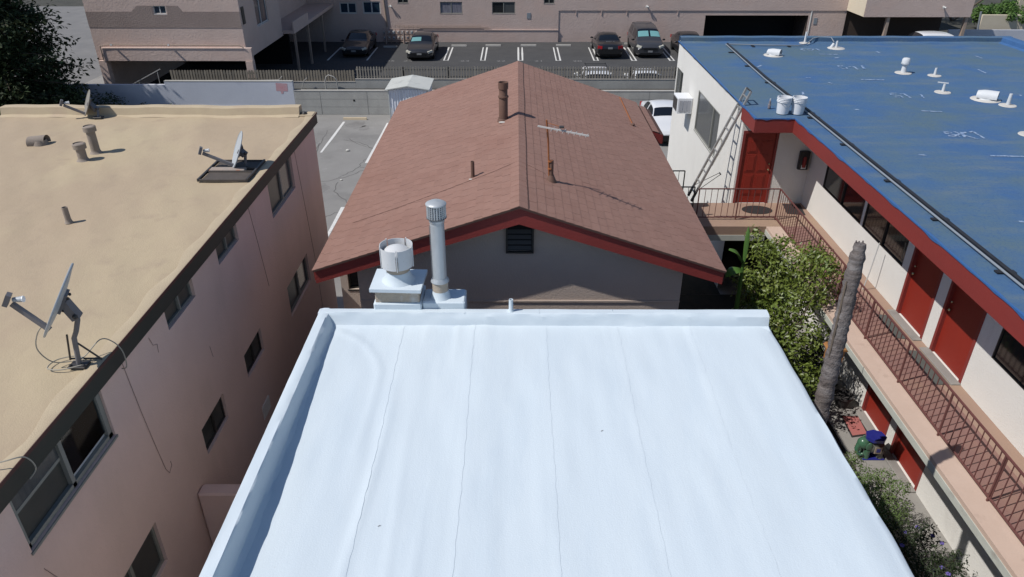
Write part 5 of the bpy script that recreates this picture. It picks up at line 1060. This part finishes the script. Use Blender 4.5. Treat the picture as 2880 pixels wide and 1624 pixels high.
G = 'cars in the far parking lot'
car((-6.55, 53.2, .01), 0, 4.75, 1.86, SEDAN, 'car_dark', 'dark grey sedan with teal sunshade in its windscreen', G, shade=[(.5, .9)])
car((-11.2, 54.1, .01), 0, 4.6, 1.82, SEDAN, 'car_dark', 'dark car parked in deep shade beside the left carport', G)
bs = car((6.45, 53.75, .01), math.pi, 4.7, 1.8, SEDAN, 'car_black', 'black sedan parked tail out beside the minivan', G)
for k in range(6): MB().box(-.34 + k * .1, -.28 + k * .1, 1.56, 1.575, 1.02 + .012 * (k % 2), 1.07).build('window_decal', 'paint_line', bs) if k != 1 else None
car((9.25, 54.3, .01), 0, 5.1, 1.95, VAN, 'car_grey', 'dark grey minivan with silver sunshades facing the fence', G, shade=[(.1, .48), (.53, .9)], van=True, rack=False)
car((12.2, 53.6, .01), 0, 4.5, 1.8, SEDAN, 'car_black', 'black car half hidden behind the blue roof corner', G)
car((4.5, 41.9, .01), math.pi, 4.6, 1.85, SUV, 'car_white', 'white van with dark roof rack just behind the slat fence', 'white vehicles behind the slat fence', rack=True, van=True)
car((7.35, 42.3, .01), math.pi, 4.6, 1.8, SEDAN, 'car_white', 'white sedan roof just behind the slat fence', 'white vehicles behind the slat fence')
car((7.25, 35.1, .01), 0, 4.6, 1.82, SEDAN, 'car_white', 'white sedan in the rear lot beside the white stucco wall')
car((29.3, 52.6, .01), math.pi / 2, 4.5, 1.85, SUV, 'car_white', 'white hatchback under the right carport, beyond the blue roof', van=True)
# ---------------------------------------------------------------- planting
def leaves(name, m, pts, nrm, size, parent, aspect=.5, fold=.25, droop=.3):
    """one small folded blade per point"""
    n = len(pts); rs = np.random.RandomState(n); nrm = nrm + rs.normal(0, .55, (n, 3)); nrm /= np.linalg.norm(nrm, axis=1, keepdims=True) + 1e-9
    a = rs.normal(0, 1, (n, 3)); a -= nrm * (a * nrm).sum(1, keepdims=True); a /= np.linalg.norm(a, axis=1, keepdims=True) + 1e-9; a[:, 2] -= droop * rs.rand(n); a /= np.linalg.norm(a, axis=1, keepdims=True)
    bb = np.cross(nrm, a); s = (size * rs.uniform(.6, 1.25, n))[:, None]
    v = np.stack([pts, pts + a * s * .55 + bb * s * aspect * .5 + nrm * s * fold * .3, pts + a * s, pts + a * s * .55 - bb * s * aspect * .5 + nrm * s * fold * .3], 1).reshape(-1, 3)
    off = np.array(ORG.get(parent.name, (0, 0, 0)) if parent else (0, 0, 0)); v = v - off
    me = bpy.data.meshes.new(name); me.vertices.add(4 * n); me.vertices.foreach_set('co', v.astype(np.float32).ravel())
    i = np.arange(n)[:, None] * 4; tri = np.concatenate([i + np.array([0, 1, 2]), i + np.array([0, 2, 3])], 1).reshape(-1)
    me.loops.add(6 * n); me.loops.foreach_set('vertex_index', tri.astype(np.int32)); me.polygons.add(2 * n)
    me.polygons.foreach_set('loop_start', (np.arange(2 * n) * 3).astype(np.int32)); me.polygons.foreach_set('loop_total', np.full(2 * n, 3, np.int32))
    me.update(calc_edges=True); me.validate(); me.materials.append(M[m]); o = bpy.data.objects.new(name, me); COL.objects.link(o); o.parent = parent; return o
def limb(b, p, q, r0, r1, n=5, wob=.06):
    p = Vector(p); q = Vector(q); pts = []; rr = []
    for i in range(n + 1):
        t = i / n; pts.append(p.lerp(q, t) + Vector((random.gauss(0, wob), random.gauss(0, wob), random.gauss(0, wob * .5))) * (t * (1 - t) * 3)); rr.append(r0 + (r1 - r0) * t)
    b.tube(pts, rr, 7)
def bush(name, base, clumps, m, nleaf, size, label, cat='shrub', group=None, trunk=None, woody='bark', aspect=.5, shell=.55, part='crown'):
    t = thing(name, base, label, cat, group); b = MB(); rs = np.random.RandomState(int(abs(base[0] * 91 + base[1] * 37)) + nleaf)
    B = Vector(base)
    if trunk:
        limb(b, B, B + Vector((trunk[0], trunk[1], trunk[2])), trunk[3], trunk[3] * .7); s0 = B + Vector(trunk[:3])
    else: s0 = B
    pts = []; nr = []; tot = sum(c[3] ** 2 for c in clumps)
    for x, y, z, r in clumps:
        limb(b, s0, (x, y, z), max(.012, .05 * r), .01, 5, .05)
        k = int(nleaf * r * r / tot); d = rs.normal(0, 1, (k, 3)); d /= np.linalg.norm(d, axis=1, keepdims=True); rad = r * (shell + (1 - shell) * rs.rand(k) ** .6) * (1 + .25 * np.sin(7 * d[:, 0] + 3 * z) * np.sin(6 * d[:, 1] + x))
        p = np.array([x, y, z]) + d * rad[:, None] * np.array([1, 1, .85]); pts.append(p); nr.append(d + np.array([-.2, -.1, .5]))
    b.build('trunk', woody, t, smooth=60); pts = np.concatenate(pts); nr = np.concatenate(nr); keep = pts[:, 2] > base[2] + .03
    leaves(part, m, pts[keep], nr[keep], size, t, aspect=aspect); return t, pts
# citrus tree between the white roof and the walkway
cl = [(4.85, 13.4, 4.62, .2), (5.0, 13.1, 4.4, .28), (5.45, 13.4, 4.4, .25), (4.95, 12.5, 4.0, .52), (5.5, 12.8, 4.2, .5), (5.95, 13.0, 4.25, .4), (4.85, 12.0, 3.5, .5), (5.3, 12.2, 3.7, .55), (5.8, 12.4, 3.9, .48), (6.2, 12.8, 4.15, .3), (5.0, 11.6, 3.0, .5), (5.5, 11.75, 3.3, .5), (5.15, 11.2, 2.5, .5), (5.5, 11.2, 2.7, .4), (4.8, 12.5, 3.1, .5), (5.05, 13.1, 3.4, .5), (5.2, 13.6, 4.1, .35), (4.65, 12.8, 3.95, .3), (6.2, 13.2, 4.2, .2), (5.3, 10.9, 2.1, .35)]
cl = [(x * q, y * q, 10.9 - (10.9 - z) * q, r * q) for x, y, z, r in cl for q in (min(1.15, 6.45 / x),)]
bush('citrus_tree', (5.9, 13.4, .006), cl, 'leaf_citrus', 11500, .098, 'leafy citrus tree growing between the white roof and the walkway', 'tree', trunk=(.05, .1, 1.4, .09), aspect=.52, shell=.3)
bx = thing('wooden_box', (5.85, 11.45, 3.0), 'small orange wooden box hanging in the citrus tree', 'box'); MB().bbox(5.72, 6.0, 11.0, 11.2, 3.15, 3.42, .012).build('body', 'box_wood', bx); MB().prism_y([(5.68, 3.42), (6.04, 3.42), (6.0, 3.46), (5.72, 3.46)], 10.96, 11.24).build('lid', 'box_wood', bx); MB().tube([(5.86, 11.1, 3.46), (5.84, 11.15, 3.9)], .008, 5).build('hanger', 'metal_dark', bx)
# shrubs in the bed along the path
cl = [(6.6, 10.55, .75, .4), (6.75, 10.1, .8, .42), (6.95, 9.8, .7, .38), (6.7, 9.6, .6, .35), (7.0, 10.3, 1.0, .2), (7.1, 9.9, 1.15, .16), (6.6, 10.8, 1.05, .14)]
bush('shrub', (6.8, 10.1, .006), cl, 'leaf_shrub', 5200, .05, 'pale green fine leaved shrub beside the courtyard path', group='shrubs in the courtyard bed')
cl = [(6.9, 9.2, .65, .36), (7.05, 8.8, .7, .38), (7.1, 8.4, .6, .36), (7.25, 8.1, .75, .34), (7.15, 9.0, 1.0, .2), (7.35, 8.4, 1.0, .2), (7.4, 7.8, .7, .35), (7.3, 7.4, .7, .4)]
t, pts = bush('shrub', (7.1, 8.6, .006), cl, 'leaf_dark', 4600, .075, 'dark strap leaved shrub dotted with violet flowers', group='shrubs in the courtyard bed', aspect=.3)
for k in range(16):
    p = pts[np.random.randint(len(pts))]; b = MB()
    for q in range(5): a = 6.28 * q / 5; b.sphere((p[0] + .025 * math.cos(a), p[1] + .025 * math.sin(a), p[2] + .04), .02, 6, 4, (1, 1, .5))
    b.build('flower', 'petal', t)
cl = [(4.3, 10.2, .5, .5), (4.6, 11.0, .6, .55), (5.0, 10.0, .5, .5), (5.6, 9.9, .45, .4), (4.5, 12.2, .6, .6)]
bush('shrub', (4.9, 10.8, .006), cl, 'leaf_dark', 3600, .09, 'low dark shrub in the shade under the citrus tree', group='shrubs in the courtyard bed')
cl = [(7.3, 14.3, .6, .32), (7.2, 14.9, .8, .4), (7.45, 14.05, .5, .22)]
bush('potted_plant', (7.25, 14.3, .012), cl, 'leaf_dark', 1300, .09, 'dark leafy plant beside the farther ground floor red door', 'plant')
pt = thing('plant_pot', (7.72, 13.62, .012), 'dark round plant pot next to the pink doormat', 'plant pot'); MB().lathe([(.13, 0), (.2, .28), (.22, .28), (.22, .33), (.19, .33), (.17, .28), (0, .27)], (7.72, 13.72, .012), 18, cap=False).build('pot', 'pot', pt, smooth=30); MB().lathe([(0, .27), (.175, .275)], (7.72, 13.72, .012), 18, cap=False).build('soil', 'soil', pt)
# banana plant
bn = thing('banana_plant', (4.75, 14.0, .006), 'banana plant with two broad leaves in the shade by the house', 'plant')
MB().tube([(4.9, 14.0, 0), (4.95, 14.0, 2.2), (4.92, 14.0, 3.7)], [.09, .06, .03], 10).build('stem', 'leaf_banana', bn, smooth=60)
def bleaf(a, c, wd, tip):
    a = Vector(a); c = Vector(c); d = c - a; s = d.cross(Vector((0, 0, 1))).normalized(); rows = []
    for i in range(13):
        t = i / 12; p = a + d * t + Vector((0, 0, .18 * math.sin(t * 3.1) - tip * t * t)); w_ = wd * math.sin(min(1, t * 1.15 + .08) * math.pi) ** .6
        rows.append([tuple(p - s * w_ + Vector((0, 0, -.06 * w_ / wd))), tuple(p), tuple(p + s * w_ + Vector((0, 0, -.06 * w_ / wd)))])
    MB().grid(np.array(rows)).build('leaf', 'leaf_banana', bn, smooth=60)
bleaf((4.92, 14, 3.65), (4.45, 13.9, 4.05), .16, .1); bleaf((4.92, 14, 3.5), (4.45, 13.8, 3.35), .15, .12); bleaf((4.93, 14, 3.7), (5.0, 14.3, 4.45), .05, 0)
# bare palm trunk
pl_ = thing('palm_trunk', (3.98, 7.5, 0), 'bare ringed palm trunk with a broken top', 'tree'); P = []; rr = []; n = 150
for i in range(n + 1):
    t = i / n; z = 7.02 * t; c = Vector((3.93 + .27 * t ** 1.3, 7.3 + .72 * t ** 1.4, z)); r = .15 - .06 * t + .006 * math.sin(z * 55 + 2 * math.sin(z * 3)) + .005 * math.sin(z * 23 + 1) + random.uniform(-.005, .005)
    if t > .985: r *= .82
    P.append(c); rr.append(r)
b = MB().tube(P, rr, 22); b.v = [(x + random.gauss(0, .0025), y + random.gauss(0, .0025), z + random.gauss(0, .003)) for x, y, z in b.v]; b.build('trunk', 'palm_bark', pl_, smooth=60)
tp = P[-1]
for k in range(9):
    a = 6.28 * k / 9; MB().tube([tp + Vector((.055 * math.cos(a), .055 * math.sin(a), -.06)), tp + Vector((.06 * math.cos(a), .06 * math.sin(a), random.uniform(-.02, .025)))], [.022, .009], 5).build('splinter', 'palm_bark', pl_)
MB().tube([P[140] + Vector((-.085, -.05, 0)), P[125] + Vector((-.088, -.055, 0)), P[118] + Vector((-.09, -.055, 0))], [.012, .018, .008], 6).build('bark_strip', 'bark', pl_)
# big conifer at the left
cf = thing('conifer', (-25.0, 35.6, 0), 'tall dark conifer at the left behind the tan roof', 'tree'); b = MB(); limb(b, (-25.0, 35.6, 0), (-24.9, 35.6, 8.6), .3, .05, 8, .08); P = []; N = []; rs = np.random.RandomState(5)
for k in range(420):
    z = .6 + 7.6 * rs.rand() ** 1.1; a = rs.rand() * 6.283; Lb = (4.1 * (1 - (z / 10.5) ** 1.6)) * rs.uniform(.6, 1.08); zz = z + rs.uniform(-.4, .5); e = np.array([math.cos(a) * Lb, math.sin(a) * Lb, (zz - z) - .12 * Lb]); o = np.array([-25.0, 35.6, z])
    limb(b, o, o + e * .95, .05, .012, 4, .1)
    m_ = int(200 * Lb / 4); s = rs.rand(m_) ** .6; q = o + e * s[:, None] + rs.normal(0, 1, (m_, 3)) * np.array([.38, .38, .16]) * (.4 + .6 * s)[:, None]; P.append(q); N.append(np.tile(np.array([0, 0, 1.]), (m_, 1)))
b.build('trunk', 'bark', cf, smooth=60); leaves('crown', 'leaf_conifer', np.concatenate(P), np.concatenate(N), .27, cf, aspect=.45, droop=.5)
# hedge, far right
cl = [(38.2 + 1.1 * i + random.uniform(-.3, .3), 63.0 + random.uniform(-.4, .8), 1.35 + random.uniform(-.2, .3), .85) for i in range(11)] + [(39.6 + .9 * i, 61.7, 1.15 - .12 * i + random.uniform(-.1, .1), .4) for i in range(7)]
bush('hedge', (43, 63, 0), cl, 'leaf_hedge', 15000, .2, 'bright green hedge over the cream wall at the far right', 'hedge', aspect=.6)
cl = [(35.8, 66, 2.5, 1.6), (36.5, 67, 3.6, 1.5), (44, 72, 4, 2), (47, 71, 5, 2.3)]
bush('tree', (38, 67, 0), cl, 'leaf_dark', 5000, .25, 'dark tree behind the hedge at the top right', 'tree')
cl = [(-19.8, 35.5, .6, .7), (-18.8, 36.4, .5, .6), (-20.6, 36.6, .8, .8), (-17.6, 36.9, .4, .5)]
bush('shrub', (-19.5, 36.2, 0), cl, 'leaf_conifer', 3000, .12, 'dark bush before the shaded blue grey wall')
cl = [(-27, 62, 1.0, 1.4), (-26, 64, 1.2, 1.5), (-28, 60, .9, 1.2), (-25.5, 59, .5, .6), (-29, 66, 2.5, 2.5)]
bush('shrub', (-27, 62, 0), cl, 'leaf_conifer', 3500, .2, 'dark street shrub left of the apartment wing at the top')
# glazed elephant garden stool
el = thing('elephant_stool', (7.62, 12.02, .012), 'green glazed ceramic elephant stool with a blue seat', 'garden stool'); cx, cy = 7.66, 12.02
MB().sphere((cx + .03, cy, .31), .22, 20, 14, (1.05, .8, .85)).build('body', 'elephant_grey', el, smooth=60)
for dx in (-.12, .17):
    for dy in (-.09, .1): MB().lathe([(.075, 0), (.068, .1), (.075, .22)], (cx + dx, cy + dy, .035), 14).build('leg', 'elephant_green' if dx < 0 else 'elephant_grey', el, smooth=50)
MB().sphere((cx - .21, cy - .03, .38), .13, 18, 12, (1, .95, 1.05)).build('head', 'elephant_green', el, smooth=60)
MB().tube([(cx - .31, cy - .05, .36), (cx - .345, cy - .07, .26), (cx - .33, cy - .1, .17), (cx - .27, cy - .13, .14), (cx - .22, cy - .14, .18)], [.055, .048, .04, .034, .03], 12).build('trunk', 'elephant_green', el, smooth=60)
for s in (-1, 1): MB().sphere((cx - .13, cy - .02 + .13 * s, .37), .1, 14, 8, (.75, .22, 1.05)).build('ear', 'elephant_green', el, smooth=60); MB().tube([(cx - .3, cy - .03 + .06 * s, .28), (cx - .36, cy - .04 + .07 * s, .25)], [.014, .006], 6).build('tusk', 'ceramic_tan', el)
MB().bbox(cx - .02, cx + .14, cy - .195, cy - .17, .22, .4, .01).build('saddle_cloth', 'ceramic_tan', el); MB().box(cx + .02, cx + .1, cy - .2, cy - .193, .26, .35).build('cloth_patch', 'ceramic_blue', el)
MB().prism([(cx - .2, cy - .05), (cx - .08, cy - .17), (cx + .14, cy - .18), (cx + .24, cy - .06), (cx + .2, cy + .12), (cx + .05, cy + .19), (cx - .12, cy + .14)], .49, .56).build('seat', 'ceramic_blue', el)
MB().bbox(cx - .22, cx + .27, cy - .17, cy + .17, .012, .045, .012).build('base', 'ceramic_blue', el)
